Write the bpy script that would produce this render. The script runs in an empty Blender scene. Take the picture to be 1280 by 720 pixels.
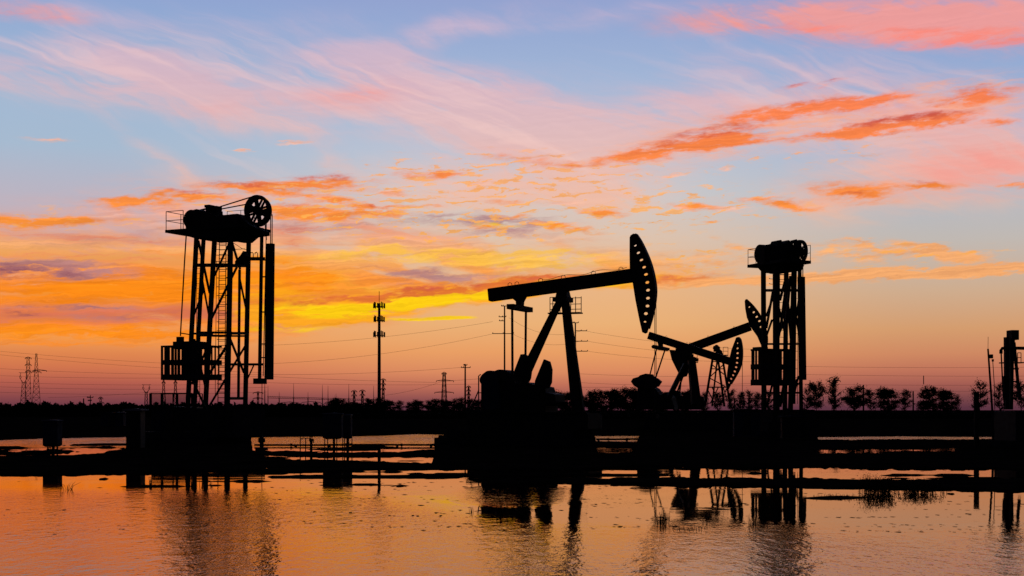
import bpy, bmesh, math, random
import numpy as np
from mathutils import Vector, Matrix
random.seed(7); rng = np.random.default_rng(7)
scene = bpy.context.scene
COL = scene.collection
R = math.radians
F = 1777.8          # focal length in photo pixels (50 mm lens, 36 mm sensor)
CAM = 1.7           # eye height above the water
HY = 512.5          # horizon row in the photograph

# ------------------------------------------------------------------ camera
cd = bpy.data.cameras.new('camera'); cam = bpy.data.objects.new('camera', cd); COL.objects.link(cam)
cam.location = (0, 0, CAM); cam.rotation_euler = (R(90), 0, 0)
cd.lens = 50; cd.sensor_width = 36; cd.shift_y = (HY - 360) / 1280.0
cd.clip_start = 0.1; cd.clip_end = 20000
scene.camera = cam
scene.view_settings.view_transform = 'Standard'
scene.view_settings.look = 'None'
scene.view_settings.exposure = 0
scene.view_settings.gamma = 1

def lin(c):
    return tuple(((v/255)/12.92 if v/255 <= .04045 else ((v/255+.055)/1.055)**2.4) for v in c) + (1,)

def world(px, py, Y):
    return Vector(((px-640)/F*Y, Y, CAM + (HY-py)/F*Y))

# ------------------------------------------------------------------ materials
def mat(name, c, rough=.7, spec=.15, metal=0, var=.35, scale=3.0):
    m = bpy.data.materials.new(name); m.use_nodes = True
    nt = m.node_tree; b = nt.nodes['Principled BSDF']
    tc = nt.nodes.new('ShaderNodeTexCoord')
    nz = nt.nodes.new('ShaderNodeTexNoise'); nz.inputs['Scale'].default_value = scale; nz.inputs['Detail'].default_value = 6
    nt.links.new(tc.outputs['Object'], nz.inputs['Vector'])
    rp = nt.nodes.new('ShaderNodeValToRGB')
    rp.color_ramp.elements[0].position = .3; rp.color_ramp.elements[1].position = .7
    lo = [v*(1-var) for v in c]; hi = [v*(1+var) for v in c]
    rp.color_ramp.elements[0].color = (*lo, 1); rp.color_ramp.elements[1].color = (*hi, 1)
    nt.links.new(nz.outputs['Fac'], rp.inputs['Fac']); nt.links.new(rp.outputs['Color'], b.inputs['Base Color'])
    b.inputs['Roughness'].default_value = rough
    b.inputs['Specular IOR Level'].default_value = spec
    b.inputs['Metallic'].default_value = metal
    return m
M = dict(
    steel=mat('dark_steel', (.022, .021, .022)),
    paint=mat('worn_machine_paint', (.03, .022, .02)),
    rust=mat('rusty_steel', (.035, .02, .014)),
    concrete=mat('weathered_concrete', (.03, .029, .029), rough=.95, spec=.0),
    bluemetal=mat('blue_grey_sheet_metal', (.03, .036, .06), rough=.8, spec=.05),
    whitemetal=mat('pale_sheet_metal', (.20, .20, .23), rough=.8, spec=.05, var=.15),
    wood=mat('weathered_pole_wood', (.035, .027, .022), rough=.9, spec=.05),
    leaf=mat('dark_foliage', (.02, .024, .012), rough=.9, spec=.02, scale=8),
    bark=mat('bark', (.03, .024, .018), rough=.95, spec=.02),
    reed=mat('dry_reed', (.03, .025, .014), rough=.9, spec=.02),
    wire=mat('wire_cable', (.02, .02, .02), rough=.8, spec=.05),
    belt=mat('rubber_belt', (.015, .015, .015), rough=.8, spec=.05),
    galv_steel=mat('distant_galvanised_steel', (.05, .045, .05), rough=.8, spec=.05),  # even, paler steel of the mast, pylons and gantry
)
def mud_mat():
    m = bpy.data.materials.new('wet_mud'); m.use_nodes = True
    nt = m.node_tree; b = nt.nodes['Principled BSDF']
    tc = nt.nodes.new('ShaderNodeTexCoord')
    n1 = nt.nodes.new('ShaderNodeTexNoise'); n1.inputs['Scale'].default_value = .8; n1.inputs['Detail'].default_value = 9
    nt.links.new(tc.outputs['Object'], n1.inputs['Vector'])
    rp = nt.nodes.new('ShaderNodeValToRGB')
    rp.color_ramp.elements[0].position = .35; rp.color_ramp.elements[0].color = (.010, .008, .007, 1)
    rp.color_ramp.elements[1].position = .7; rp.color_ramp.elements[1].color = (.028, .022, .017, 1)
    nt.links.new(n1.outputs['Fac'], rp.inputs['Fac']); nt.links.new(rp.outputs['Color'], b.inputs['Base Color'])
    b.inputs['Roughness'].default_value = .95; b.inputs['Specular IOR Level'].default_value = .0
    bp = nt.nodes.new('ShaderNodeBump'); bp.inputs['Distance'].default_value = .05; bp.inputs['Strength'].default_value = .6
    nt.links.new(n1.outputs['Fac'], bp.inputs['Height']); nt.links.new(bp.outputs['Normal'], b.inputs['Normal'])
    return m
M['mud'] = mud_mat()

# ------------------------------------------------------------------ object helpers
def tag(o, label=None, cat=None, group=None, kind=None):
    if label: o['label'] = label
    if cat: o['category'] = cat
    if group: o['group'] = group
    if kind: o['kind'] = kind
    return o
def thing(name, label, cat, loc=(0, 0, 0), rz=0, group=None):
    o = bpy.data.objects.new(name, None); COL.objects.link(o)
    o.location = loc; o.rotation_euler = (0, 0, rz); o.empty_display_size = .3
    return tag(o, label, cat, group)

class MB:
    """collects shapes and links them as one mesh"""
    def __init__(s): s.v = []; s.f = []
    def add(s, v, f):
        n = len(s.v); s.v += [tuple(p) for p in v]; s.f += [tuple(i+n for i in q) for q in f]; return s
    def box(s, c, d, rot=None):
        c = Vector(c); h = [x/2 for x in d]
        vs = [Vector((sx*h[0], sy*h[1], sz*h[2])) for sz in (-1, 1) for sx, sy in ((-1, -1), (1, -1), (1, 1), (-1, 1))]
        if rot is not None: vs = [rot @ p for p in vs]
        return s.add([c+p for p in vs], [(3, 2, 1, 0), (4, 5, 6, 7), (0, 1, 5, 4), (1, 2, 6, 5), (2, 3, 7, 6), (3, 0, 4, 7)])
    def bx(s, x0, x1, y0, y1, z0, z1):
        return s.box(((x0+x1)/2, (y0+y1)/2, (z0+z1)/2), (abs(x1-x0), abs(y1-y0), abs(z1-z0)))
    def bar(s, a, b, w=.1, h=None, up=(0, 0, 1), w2=None):
        a = Vector(a); b = Vector(b); d = b-a
        if d.length < 1e-6: return s
        h = w if h is None else h; k = 1 if w2 is None else w2/w
        t = d.normalized(); u = Vector(up)
        if abs(t.dot(u)) > .98: u = Vector((0, 1, 0))
        x = t.cross(u).normalized(); y = x.cross(t).normalized()
        vs = []
        for p, q in ((a, 1), (b, k)):
            for i, j in ((-1, -1), (1, -1), (1, 1), (-1, 1)): vs.append(p + x*(i*w/2*q) + y*(j*h/2*q))
        return s.add(vs, [(3, 2, 1, 0), (4, 5, 6, 7), (0, 1, 5, 4), (1, 2, 6, 5), (2, 3, 7, 6), (3, 0, 4, 7)])
    def hbeam(s, a, b, w=.2, h=.2, t=.02, up=(0, 0, 1)):
        """I section with its web vertical"""
        a = Vector(a); b = Vector(b); d = (b-a).normalized(); u = Vector(up)
        if abs(d.dot(u)) > .98: u = Vector((0, 1, 0))
        x = d.cross(u).normalized(); y = x.cross(d).normalized()
        s.bar(a+y*(h/2-t/2), b+y*(h/2-t/2), w, t, up); s.bar(a-y*(h/2-t/2), b-y*(h/2-t/2), w, t, up)
        return s.bar(a, b, t, h-2*t, up)
    def tube(s, pts, r=.03, n=8, r2=None):
        pts = [Vector(p) for p in pts]; m = len(pts); vs = []; fs = []
        for i, p in enumerate(pts):
            d = (pts[min(i+1, m-1)]-pts[max(i-1, 0)]).normalized()
            u = Vector((0, 0, 1)) if abs(d.z) < .9 else Vector((0, 1, 0))
            x = d.cross(u).normalized(); y = x.cross(d).normalized()
            rr = r if r2 is None else r + (r2-r)*i/(m-1)
            for k in range(n):
                a = 2*math.pi*k/n; vs.append(p + x*(math.cos(a)*rr) + y*(math.sin(a)*rr))
        for i in range(m-1):
            for k in range(n):
                q = (k+1) % n; fs.append((i*n+k, i*n+q, (i+1)*n+q, (i+1)*n+k))
        fs.append(tuple(range(n-1, -1, -1))); fs.append(tuple((m-1)*n+k for k in range(n)))
        return s.add(vs, fs)
    def cyl(s, a, b, r, n=24, r2=None): return s.tube([a, b], r, n, r2)
    def prism(s, poly, y0, y1, bevel=0):
        """poly in x,z extruded along y"""
        n = len(poly)
        ar = sum(poly[i][0]*poly[(i+1) % n][1]-poly[(i+1) % n][0]*poly[i][1] for i in range(n))
        if ar < 0: poly = poly[::-1]
        vs = [(x, y0, z) for x, z in poly]+[(x, y1, z) for x, z in poly]
        fs = [tuple(range(n)), tuple(range(2*n-1, n-1, -1))]
        for i in range(n):
            j = (i+1) % n; fs.append((j, i, n+i, n+j))
        return s.add(vs, fs)
    def ring(s, c, r0, r1, y0, y1, n=40):
        """annulus in the local x,z plane"""
        vs = []; fs = []
        for k in range(n):
            a = 2*math.pi*k/n; ca, sa = math.cos(a), math.sin(a)
            for rr in (r0, r1):
                for y in (y0, y1): vs.append((c[0]+rr*ca, c[1]+y, c[2]+rr*sa))
        for k in range(n):
            q = (k+1) % n; a = 4*k; b = 4*q
            fs += [(a, a+1, b+1, b), (a+2, b+2, b+3, a+3), (a, b, b+2, a+2), (a+1, a+3, b+3, b+1)]
        return s.add(vs, fs)
    def build(s, name, m, parent=None, smooth=False, label=None, bevel=0):
        me = bpy.data.meshes.new(name); me.from_pydata([tuple(p) for p in s.v], [], s.f); me.validate()
        me.materials.append(m)
        bm = bmesh.new(); bm.from_mesh(me); bmesh.ops.recalc_face_normals(bm, faces=bm.faces); bm.to_mesh(me); bm.free()
        if smooth:
            for p in me.polygons: p.use_smooth = len(p.vertices) == 4
        o = bpy.data.objects.new(name, me); COL.objects.link(o)
        if parent: o.parent = parent
        if label: o['label'] = label
        if bevel:
            b = o.modifiers.new('bevel', 'BEVEL'); b.width = bevel; b.segments = 2; b.limit_method = 'ANGLE'
        return o

def plate_with_holes(name, outer, holes, y0, y1, m, parent):
    bm = bmesh.new()
    for loop in [outer]+holes:
        vs = [bm.verts.new((x, y0, z)) for x, z in loop]
        for i in range(len(vs)): bm.edges.new((vs[i], vs[(i+1) % len(vs)]))
    bmesh.ops.triangle_fill(bm, use_beauty=True, use_dissolve=False, edges=bm.edges[:])
    ex = bmesh.ops.extrude_face_region(bm, geom=bm.faces[:])
    for e in ex['geom']:
        if isinstance(e, bmesh.types.BMVert): e.co.y = y1
    bmesh.ops.recalc_face_normals(bm, faces=bm.faces)
    me = bpy.data.meshes.new(name); bm.to_mesh(me); bm.free(); me.materials.append(m)
    o = bpy.data.objects.new(name, me); COL.objects.link(o); o.parent = parent
    return o

class Frame:
    """A machine's own axes: x along the machine, y across it (away from the viewer), z up."""
    def __init__(s, px, Y, yaw, z=0.0):
        s.o = Vector(((px-640)/F*Y, Y, z)); s.c = math.cos(R(yaw)); s.s = math.sin(R(yaw)); s.rz = -R(yaw)
    def p(s, px, py, lat=0.0):
        k = (px-640)/F
        a = (k*s.o.y + k*lat*s.c - s.o.x - lat*s.s)/(s.c + k*s.s)
        Y = s.o.y - a*s.s + lat*s.c
        return Vector((a, lat, CAM+(HY-py)/F*Y - s.o.z))
    def xz(s, px, py, lat=0.0):
        q = s.p(px, py, lat); return (q.x, q.z)
    def poly(s, pts, lat=0.0): return [s.xz(a, b, lat) for a, b in pts]
    def m(s, n): return n/F*s.o.y       # photo pixels -> metres at this machine

def smoothcurve(pts, n=6):
    out = []
    P = [Vector((a, b, 0)) for a, b in pts]
    for i in range(len(P)-1):
        p0 = P[max(i-1, 0)]; p1 = P[i]; p2 = P[i+1]; p3 = P[min(i+2, len(P)-1)]
        for k in range(n):
            t = k/n
            q = .5*((2*p1)+(-p0+p2)*t+(2*p0-5*p1+4*p2-p3)*t*t+(-p0+3*p1-3*p2+p3)*t**3)
            out.append((q.x, q.y))
    out.append(pts[-1]); return out
# ------------------------------------------------------------------ world: dusk sky built from directions
W = bpy.data.worlds.new('World'); scene.world = W; W.use_nodes = True
nt = W.node_tree; nt.nodes.clear(); L = nt.links
def N(t, **k):
    n = nt.nodes.new(t)
    for a, b in k.items(): setattr(n, a, b)
    return n
def put(sock, v):
    if isinstance(v, bpy.types.NodeSocket): L.new(v, sock)
    else: sock.default_value = v
def mth(op, a, b=0.0, c=0.0, clamp=False):
    n = N('ShaderNodeMath', operation=op, use_clamp=clamp)
    put(n.inputs[0], a); put(n.inputs[1], b); put(n.inputs[2], c); return n.outputs[0]
def mrange(v, a, b, c=0.0, d=1.0, smooth=True):
    n = N('ShaderNodeMapRange', interpolation_type='SMOOTHSTEP' if smooth else 'LINEAR')
    put(n.inputs['Value'], v); n.inputs['From Min'].default_value = a; n.inputs['From Max'].default_value = b
    n.inputs['To Min'].default_value = c; n.inputs['To Max'].default_value = d
    return n.outputs['Result']
def mixc(f, a, b, mode='MIX'):
    n = N('ShaderNodeMix', data_type='RGBA', blend_type=mode)
    put(n.inputs['Factor'], f); put(n.inputs['A'], a) if False else None
    put(n.inputs[0], f); put(n.inputs[6], a); put(n.inputs[7], b); return n.outputs[2]
def vm(op, a, b):
    n = N('ShaderNodeVectorMath', operation=op); put(n.inputs[0], a); put(n.inputs[1], b); return n.outputs[0]
def noise(vec, scale=(1, 1, 1), rot=0, detail=5, rough=.55, loc=(0, 0, 0), color=False, dist=0):
    mp = N('ShaderNodeMapping', vector_type='TEXTURE'); L.new(vec, mp.inputs['Vector'])
    mp.inputs['Scale'].default_value = scale; mp.inputs['Rotation'].default_value = (0, 0, R(rot)); mp.inputs['Location'].default_value = loc
    n = N('ShaderNodeTexNoise'); n.inputs['Scale'].default_value = 1; n.inputs['Detail'].default_value = detail
    n.inputs['Roughness'].default_value = rough; n.inputs['Distortion'].default_value = dist
    L.new(mp.outputs[0], n.inputs['Vector'])
    return n.outputs['Color'] if color else n.outputs['Fac']
tc = N('ShaderNodeTexCoord'); sep = N('ShaderNodeSeparateXYZ'); L.new(tc.outputs['Generated'], sep.inputs[0])
dx, dy, dz = sep.outputs
az = mth('ARCTAN2', dx, dy); el = mth('ARCSINE', dz)
U = mth('MULTIPLY', az, F); V = mth('MULTIPLY', el, F)       # 1 unit = 1/1777.8 rad of azimuth / elevation
Vabs = mth('ABSOLUTE', V)
cb = N('ShaderNodeCombineXYZ'); L.new(U, cb.inputs[0]); L.new(V, cb.inputs[1]); P = cb.outputs[0]
def UV(px, py):
    a = math.atan((px-640)/F); return (F*a, F*math.atan((HY-py)/F*math.cos(a)))

def ramp(fac, stops):
    n = N('ShaderNodeValToRGB'); r = n.color_ramp; stops = sorted(stops)
    while len(r.elements) < len(stops): r.elements.new(.5)
    for e, (p, c) in zip(r.elements, stops): e.position = p; e.color = lin(c)
    L.new(fac, n.inputs['Fac']); return n.outputs['Color']
vf = mth('DIVIDE', Vabs, 560.0, clamp=True)
def col(stops): return ramp(vf, [(min(1, max(0, (HY-y)/560)), c) for y, c in stops])
cL = col([(510, (100, 54, 70)), (498, (134, 70, 73)), (480, (178, 92, 77)), (462, (208, 116, 78)), (445, (222, 132, 78)), (425, (240, 155, 84)), (390, (236, 152, 100)), (330, (222, 160, 140)), (270, (190, 178, 190)), (200, (166, 186, 208)), (130, (160, 184, 212)), (40, (144, 168, 210)), (0, (142, 160, 208))])
cC = col([(510, (98, 56, 70)), (498, (146, 82, 80)), (482, (190, 110, 88)), (465, (218, 138, 96)), (440, (232, 158, 100)), (405, (234, 176, 118)), (360, (232, 180, 132)), (300, (222, 194, 172)), (250, (204, 200, 200)), (190, (184, 194, 212)), (110, (162, 182, 214)), (40, (148, 168, 210)), (0, (146, 160, 206))])
cR = col([(510, (92, 52, 66)), (498, (122, 70, 73)), (482, (162, 92, 82)), (465, (190, 114, 90)), (445, (206, 136, 98)), (415, (212, 156, 110)), (370, (206, 172, 142)), (310, (192, 184, 178)), (250, (178, 186, 198)), (180, (164, 182, 212)), (90, (144, 168, 210)), (0, (140, 156, 204))])
t1 = mrange(U, -520, -60); base = mixc(t1, cL, cC)
t2 = mrange(U, 120, 520); base = mixc(t2, base, cR)

warpn = noise(P, (95, 26, 1), 4, 5, .62, color=True)
warp = vm('MULTIPLY', vm('SUBTRACT', warpn, (.5, .5, .5)), (52, 20, 0))
warpf = noise(P, (22, 7, 1), 4, 4, .6, (3, 1, 6), color=True)
P1 = vm('ADD', vm('ADD', P, warp), vm('MULTIPLY', vm('SUBTRACT', warpf, (.5, .5, .5)), (26, 9, 0)))
warpn2 = noise(P, (260, 90, 1), -12, 4, .55, (40, 7, 3), color=True)
P2 = vm('ADD', P, vm('MULTIPLY', vm('SUBTRACT', warpn2, (.5, .5, .5)), (180, 70, 0)))
nfine = noise(P1, (60, 9, 1), 3, 7, .62)
nwide = noise(P2, (170, 34, 1), -8, 6, .6, (9, 2, 0))
npuff = noise(P, (26, 8, 1), 4, 5, .6, (3, 8, 0))
nfine = mrange(nfine, .30, .70, smooth=False); nwide = mrange(nwide, .32, .68, smooth=False)
npuff = mth('MULTIPLY_ADD', nfine, .4, mth('MULTIPLY', mrange(npuff, .30, .70, smooth=False), .6))
nstr = mrange(noise(P1, (150, 4.5, 1), 4, 5, .6, (7, 3, 2)), .3, .7, smooth=False)

def blobs(vec, lst):
    acc = None
    for b in lst:
        x, y, rx, ry = b[:4]; tilt = b[4] if len(b) > 4 else 0; w = b[5] if len(b) > 5 else 1.0
        u, v = UV(x, y)
        mp = N('ShaderNodeMapping', vector_type='TEXTURE'); L.new(vec, mp.inputs['Vector'])
        mp.inputs['Location'].default_value = (u, v, 0); mp.inputs['Rotation'].default_value = (0, 0, R(tilt))
        mp.inputs['Scale'].default_value = (rx*1.22, ry*1.22, 1)
        g = N('ShaderNodeTexGradient', gradient_type='SPHERICAL'); L.new(mp.outputs[0], g.inputs['Vector'])
        acc = mth('MULTIPLY_ADD', g.outputs['Fac'], w, acc if acc is not None else 0.0)
    return acc
def layer(cur, vec, lst, color, lo, hi, nz=None, k=1.2, op=1.0, st=1.0):
    """one family of clouds laid over what is behind it"""
    s = blobs(vec, lst)
    if nz is not None: s = mth('MULTIPLY', s, mth('MAXIMUM', mth('MULTIPLY_ADD', nz, 2.1*k, 1-1.15*k), 0.0))
    m = mth('MULTIPLY', mrange(s, lo*.5, hi*1.3), op)
    c = lin(color) if isinstance(color, tuple) else color
    cc = mixc(1.0, c, mixc(nstr, tuple(1-v*st for v in (.20, .24, .22))+(1,), tuple(1+v*st for v in (.14, .16, .16))+(1,)), 'MULTIPLY')
    return mixc(m, cur, cc), m

sky = base
# thin high veils, pale pink and lavender
nvw = mth('MULTIPLY_ADD', nwide, .6, mth('MULTIPLY', mrange(noise(P2, (240, 16, 1), -24, 6, .62, (2, 2, 5)), .32, .68, smooth=False), .4))
veil = col([(510, (230, 150, 110)), (330, (250, 176, 120)), (270, (248, 184, 150)), (200, (236, 188, 178)), (120, (224, 182, 190)), (50, (204, 182, 204)), (0, (194, 174, 204))])
sky, _ = layer(sky, P2, [(60, 92, 190, 52, 0, 1.1), (230, 110, 170, 36, -14, 1), (330, 125, 200, 36, -6, 1.1), (470, 95, 230, 40, -10, .9), (520, 45, 190, 22, 12, .7),
    (650, 165, 220, 80, -8, 1.3), (560, 120, 190, 56, -20, 1.0), (760, 200, 150, 50, 0, .8), (590, 230, 180, 34, 0, .9), (690, 250, 180, 40, 0, .8), (860, 130, 60, 80, -60, .6), (980, 130, 260, 60, 4, 1.0), (1120, 175, 180, 55, 0, 1.0),
    (1240, 190, 130, 80, 0, 1.2), (230, 215, 110, 22, -28, .8), (430, 200, 70, 22, -35, .6), (780, 22, 160, 14, 3, .8), (1060, 245, 120, 36, 0, 1), (120, 20, 120, 24, -8, .7),
    (330, 20, 160, 20, 5, .5), (1000, 80, 160, 20, -10, .35), (620, 20, 190, 26, 8, .5)],
    veil, .06, 1.1, nvw, .75, .82, .15)
# fine ice fibres combed down to the right
nfib = mrange(noise(P2, (280, 20, 1), -20, 5, .55, (5, 1, 9)), .38, .74, smooth=False)
sky, _ = layer(sky, P2, [(200, 80, 240, 60, -10, 1.2), (430, 90, 220, 70, -15, 1.3), (640, 170, 220, 80, -10, 1.3), (980, 110, 240, 70, -10, 1.2), (330, 215, 160, 34, -20, 1.0), (1180, 110, 160, 50, 0, .8), (80, 60, 150, 50, 0, .9)],
    ramp(vf, [(.3, (255, 206, 176)), (.6, (246, 204, 196)), (1, (218, 188, 208))]), .2, 1.5, nfib, 1.1, .5, .1)
# salmon patches
sky, _ = layer(sky, P1, [(30, 12, 95, 17, -3, 1.4), (450, 116, 100, 26, 3, .9), (270, 135, 90, 20, 6, .6), (1090, 26, 280, 30, -3, 1.9), (1250, 34, 140, 36, -6, 2.0), (960, 22, 120, 18, 0, .7),
    (1225, 205, 140, 46, 0, 1.5), (1010, 135, 190, 30, 4, .7), (1070, 245, 110, 24, 0, .6), (640, 190, 120, 22, 0, .4), (1180, 140, 120, 30, 0, .8), (1080, 10, 200, 20, 0, .5)],
    (248, 156, 144), .08, 1.45, nvw, .75, .85, .25)
sky, _ = layer(sky, P1, [(1210, 48, 150, 13, -5, 1.7), (1020, 34, 140, 9, -3, .8), (40, 17, 60, 6, 0, .8), (455, 117, 60, 10, 0, .5)], (255, 132, 112), .1, 1.3, nfine, .9, .75, .4)
# small pale flecks
sky, _ = layer(sky, P1, [(365, 181, 24, 4, 6, 1), (305, 188, 12, 3, 0, 1), (60, 173, 40, 6, 0, .6), (355, 178, 10, 2, 0, 1), (490, 239, 30, 5, 0, 1), (545, 257, 18, 3, 0, .9), (605, 230, 26, 5, 0, .9),
    (700, 195, 60, 7, 0, .7), (745, 208, 30, 4, 0, 1), (835, 220, 24, 3, 0, .9), (905, 212, 14, 3, 0, .9), (700, 255, 40, 5, 0, .8), (900, 262, 50, 5, 0, .8), (960, 248, 50, 6, -6, .9),
    (640, 268, 40, 4, 0, .8), (865, 259, 34, 5, -2, 1), (720, 283, 50, 4, -4, .8)], (246, 186, 160), .12, .7, nfine, 1.2, .9)
# glowing peach field over the sunset and the orange mass on the left
peach = col([(510, (236, 130, 60)), (425, (250, 152, 56)), (395, (238, 128, 74)), (372, (252, 150, 38)), (350, (252, 146, 46)), (325, (250, 176, 96)), (300, (244, 172, 132)), (270, (240, 168, 146)), (230, (246, 170, 130))])
sky, _ = layer(sky, P1, [(90, 365, 330, 60, 0, 1.6), (60, 310, 230, 34, 0, 1.0), (250, 330, 230, 60, 0, 1.2), (390, 345, 200, 70, 0, 1.4), (520, 330, 210, 46, -4, 1.2), (660, 315, 180, 34, -4, 1.1),
    (300, 275, 170, 26, 0, .8), (130, 262, 170, 20, 0, .6), (90, 405, 240, 22, 0, 1.2), (800, 335, 120, 26, 0, .6)], peach, .2, 1.15, nwide, .9, .95)
yel = (255, 196, 66)
sky, _ = layer(sky, P1, [(400, 345, 120, 16, -14, 1), (560, 322, 170, 12, -5, 1.2), (440, 320, 130, 10, 4, .9), (650, 318, 110, 10, 0, 1), (90, 352, 200, 8, 0, .8), (340, 355, 90, 12, 0, 1), (90, 415, 200, 9, 2, .9),
    (640, 335, 110, 10, 4, 1), (230, 345, 120, 10, 0, .6), (700, 322, 80, 10, 0, .7)], yel, .15, 1.1, nfine, 1.3, .75)
sky, _ = layer(sky, P1, [(120, 358, 300, 26, 0, 2.0), (100, 414, 260, 16, 0, 1.7), (260, 318, 160, 10, -3, .8), (360, 340, 60, 20, 0, .8), (140, 345, 230, 14, 0, 1), (90, 362, 190, 8, 0, 1), (380, 350, 80, 14, 0, .9), (200, 366, 160, 8, 0, .9), (60, 430, 160, 6, 0, .5)], (255, 138, 14), .12, 1.0, nfine, 1.0, .85)
# thin glowing halo around the vivid streaks
sky, _ = layer(sky, P1, [(870, 182, 190, 34, 8, 1.1), (1060, 145, 230, 40, 4, 1.0), (1230, 120, 110, 30, 0, .9), (1065, 238, 110, 26, -6, 1), (330, 240, 220, 22, -1, 1.1), (60, 275, 130, 14, 2, .8), (480, 262, 90, 12, 0, .7), (240, 258, 190, 20, 0, .8),
    (720, 282, 90, 9, -4, .6), (760, 265, 60, 10, 0, .6), (540, 216, 80, 10, 0, .7), (960, 252, 110, 9, -4, .7), (1150, 234, 80, 9, 0, .6), (420, 230, 90, 12, 8, .7)], (252, 168, 128), .1, 1.5, nfine, .9, .75, .4)
# dusky stripes through the left mass
sky, _ = layer(sky, P1, [(120, 395, 330, 12, 2, 1.4), (260, 392, 90, 8, -4, .8), (150, 322, 260, 12, 0, .9), (120, 298, 240, 10, 0, .9), (350, 380, 90, 9, 0, .9), (390, 372, 80, 9, 6, .9), (420, 288, 180, 9, -2, .8), (370, 300, 30, 22, -50, .7)], (214, 112, 84), .12, 1.2, nstr, 1.0, .85)
# grey and mauve shadow clouds
sky, _ = layer(sky, P1, [(30, 338, 120, 15, 0, 1.5), (110, 335, 110, 12, -4, .9), (120, 302, 170, 12, 4, .6), (540, 345, 110, 12, 4, 1.0), (640, 285, 100, 16, 2, 1.1), (620, 272, 60, 12, 0, .8), (500, 338, 70, 8, -4, .8),
    (90, 385, 170, 5, 2, 1), (130, 396, 150, 6, 3, .8), (420, 275, 150, 14, 0, .7), (300, 285, 170, 14, 0, .6), (600, 350, 110, 9, 4, .7), (560, 272, 80, 10, 0, .5)],
    (178, 128, 132), .15, 1.2, nfine, 1.0, .85)
sky, _ = layer(sky, P1, [(20, 338, 100, 11, 0, 1.4), (15, 391, 60, 5, -2, 1.0), (70, 384, 90, 4, 0, .8), (190, 392, 90, 6, 4, .7)], (136, 74, 92), .2, 1.2, nfine, .9, .85)
# the bright band low over the sunset, and its fiery upper edge
sky, _ = layer(sky, P1, [(400, 388, 110, 22, 0, 1.6), (500, 378, 160, 18, 7, 1.6), (620, 363, 150, 14, 6, 1.5), (720, 356, 130, 12, 4, 1.2), (360, 395, 60, 18, 0, 1.2), (830, 350, 90, 14, 0, .9), (330, 375, 60, 40, 0, .9)],
    (255, 168, 28), .2, .9, nfine, .7, .95)
sky, ym = layer(sky, vm('ADD', P, vm('MULTIPLY', warp, (.5, .5, 0))), [(400, 387, 80, 11, -4, 1.1), (470, 385, 120, 9, 6, 1.5), (560, 373, 150, 8, 7.5, 1.6), (660, 362, 130, 6, 6, 1.4), (740, 356, 90, 6, 5, 1), (540, 398, 50, 2.6, 0, 1.4), (500, 399, 30, 2.2, 0, 1.2), (570, 397, 30, 2.4, 0, 1.2), (360, 411, 70, 5, 1, .9), (640, 283, 18, 3, 0, .8), (610, 281, 24, 4, 0, 1.2), (690, 283, 30, 3, -5, .8)],
    (255, 208, 18), .12, .85, nfine, .9, .95)
sky, _ = layer(sky, P1, [(350, 376, 90, 7, 3, 1), (470, 372, 120, 7, 6, 1.2), (560, 362, 130, 7, 7, 1.3), (650, 354, 110, 6, 5, 1.1), (750, 345, 60, 6, 4, .9), (840, 352, 60, 7, 0, 1.1), (870, 345, 60, 7, 6, .8)],
    (226, 112, 52), .2, .95, npuff, 1.0, .9)
sky, _ = layer(sky, P1, [(860, 330, 110, 20, 6, .9), (900, 352, 90, 6, 3, .8), (1090, 344, 270, 9, 1.5, 1.6), (1240, 337, 120, 9, 2, 1.6), (1050, 346, 80, 7, 2, .8), (1140, 340, 60, 7, 0, .8), (960, 352, 80, 5, 2, .8), (1120, 313, 120, 11, -6, 1.0), (1160, 310, 50, 7, -14, 1), (1185, 318, 30, 6, -14, 1), (1060, 320, 60, 7, -12, 1.1), (1090, 308, 40, 5, -14, .9), (930, 310, 50, 5, -22, .8), (1190, 318, 50, 8, -10, .6), (1010, 325, 60, 9, 0, .5)],
    (250, 172, 104), .16, .85, npuff, 1.1, .9)
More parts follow.
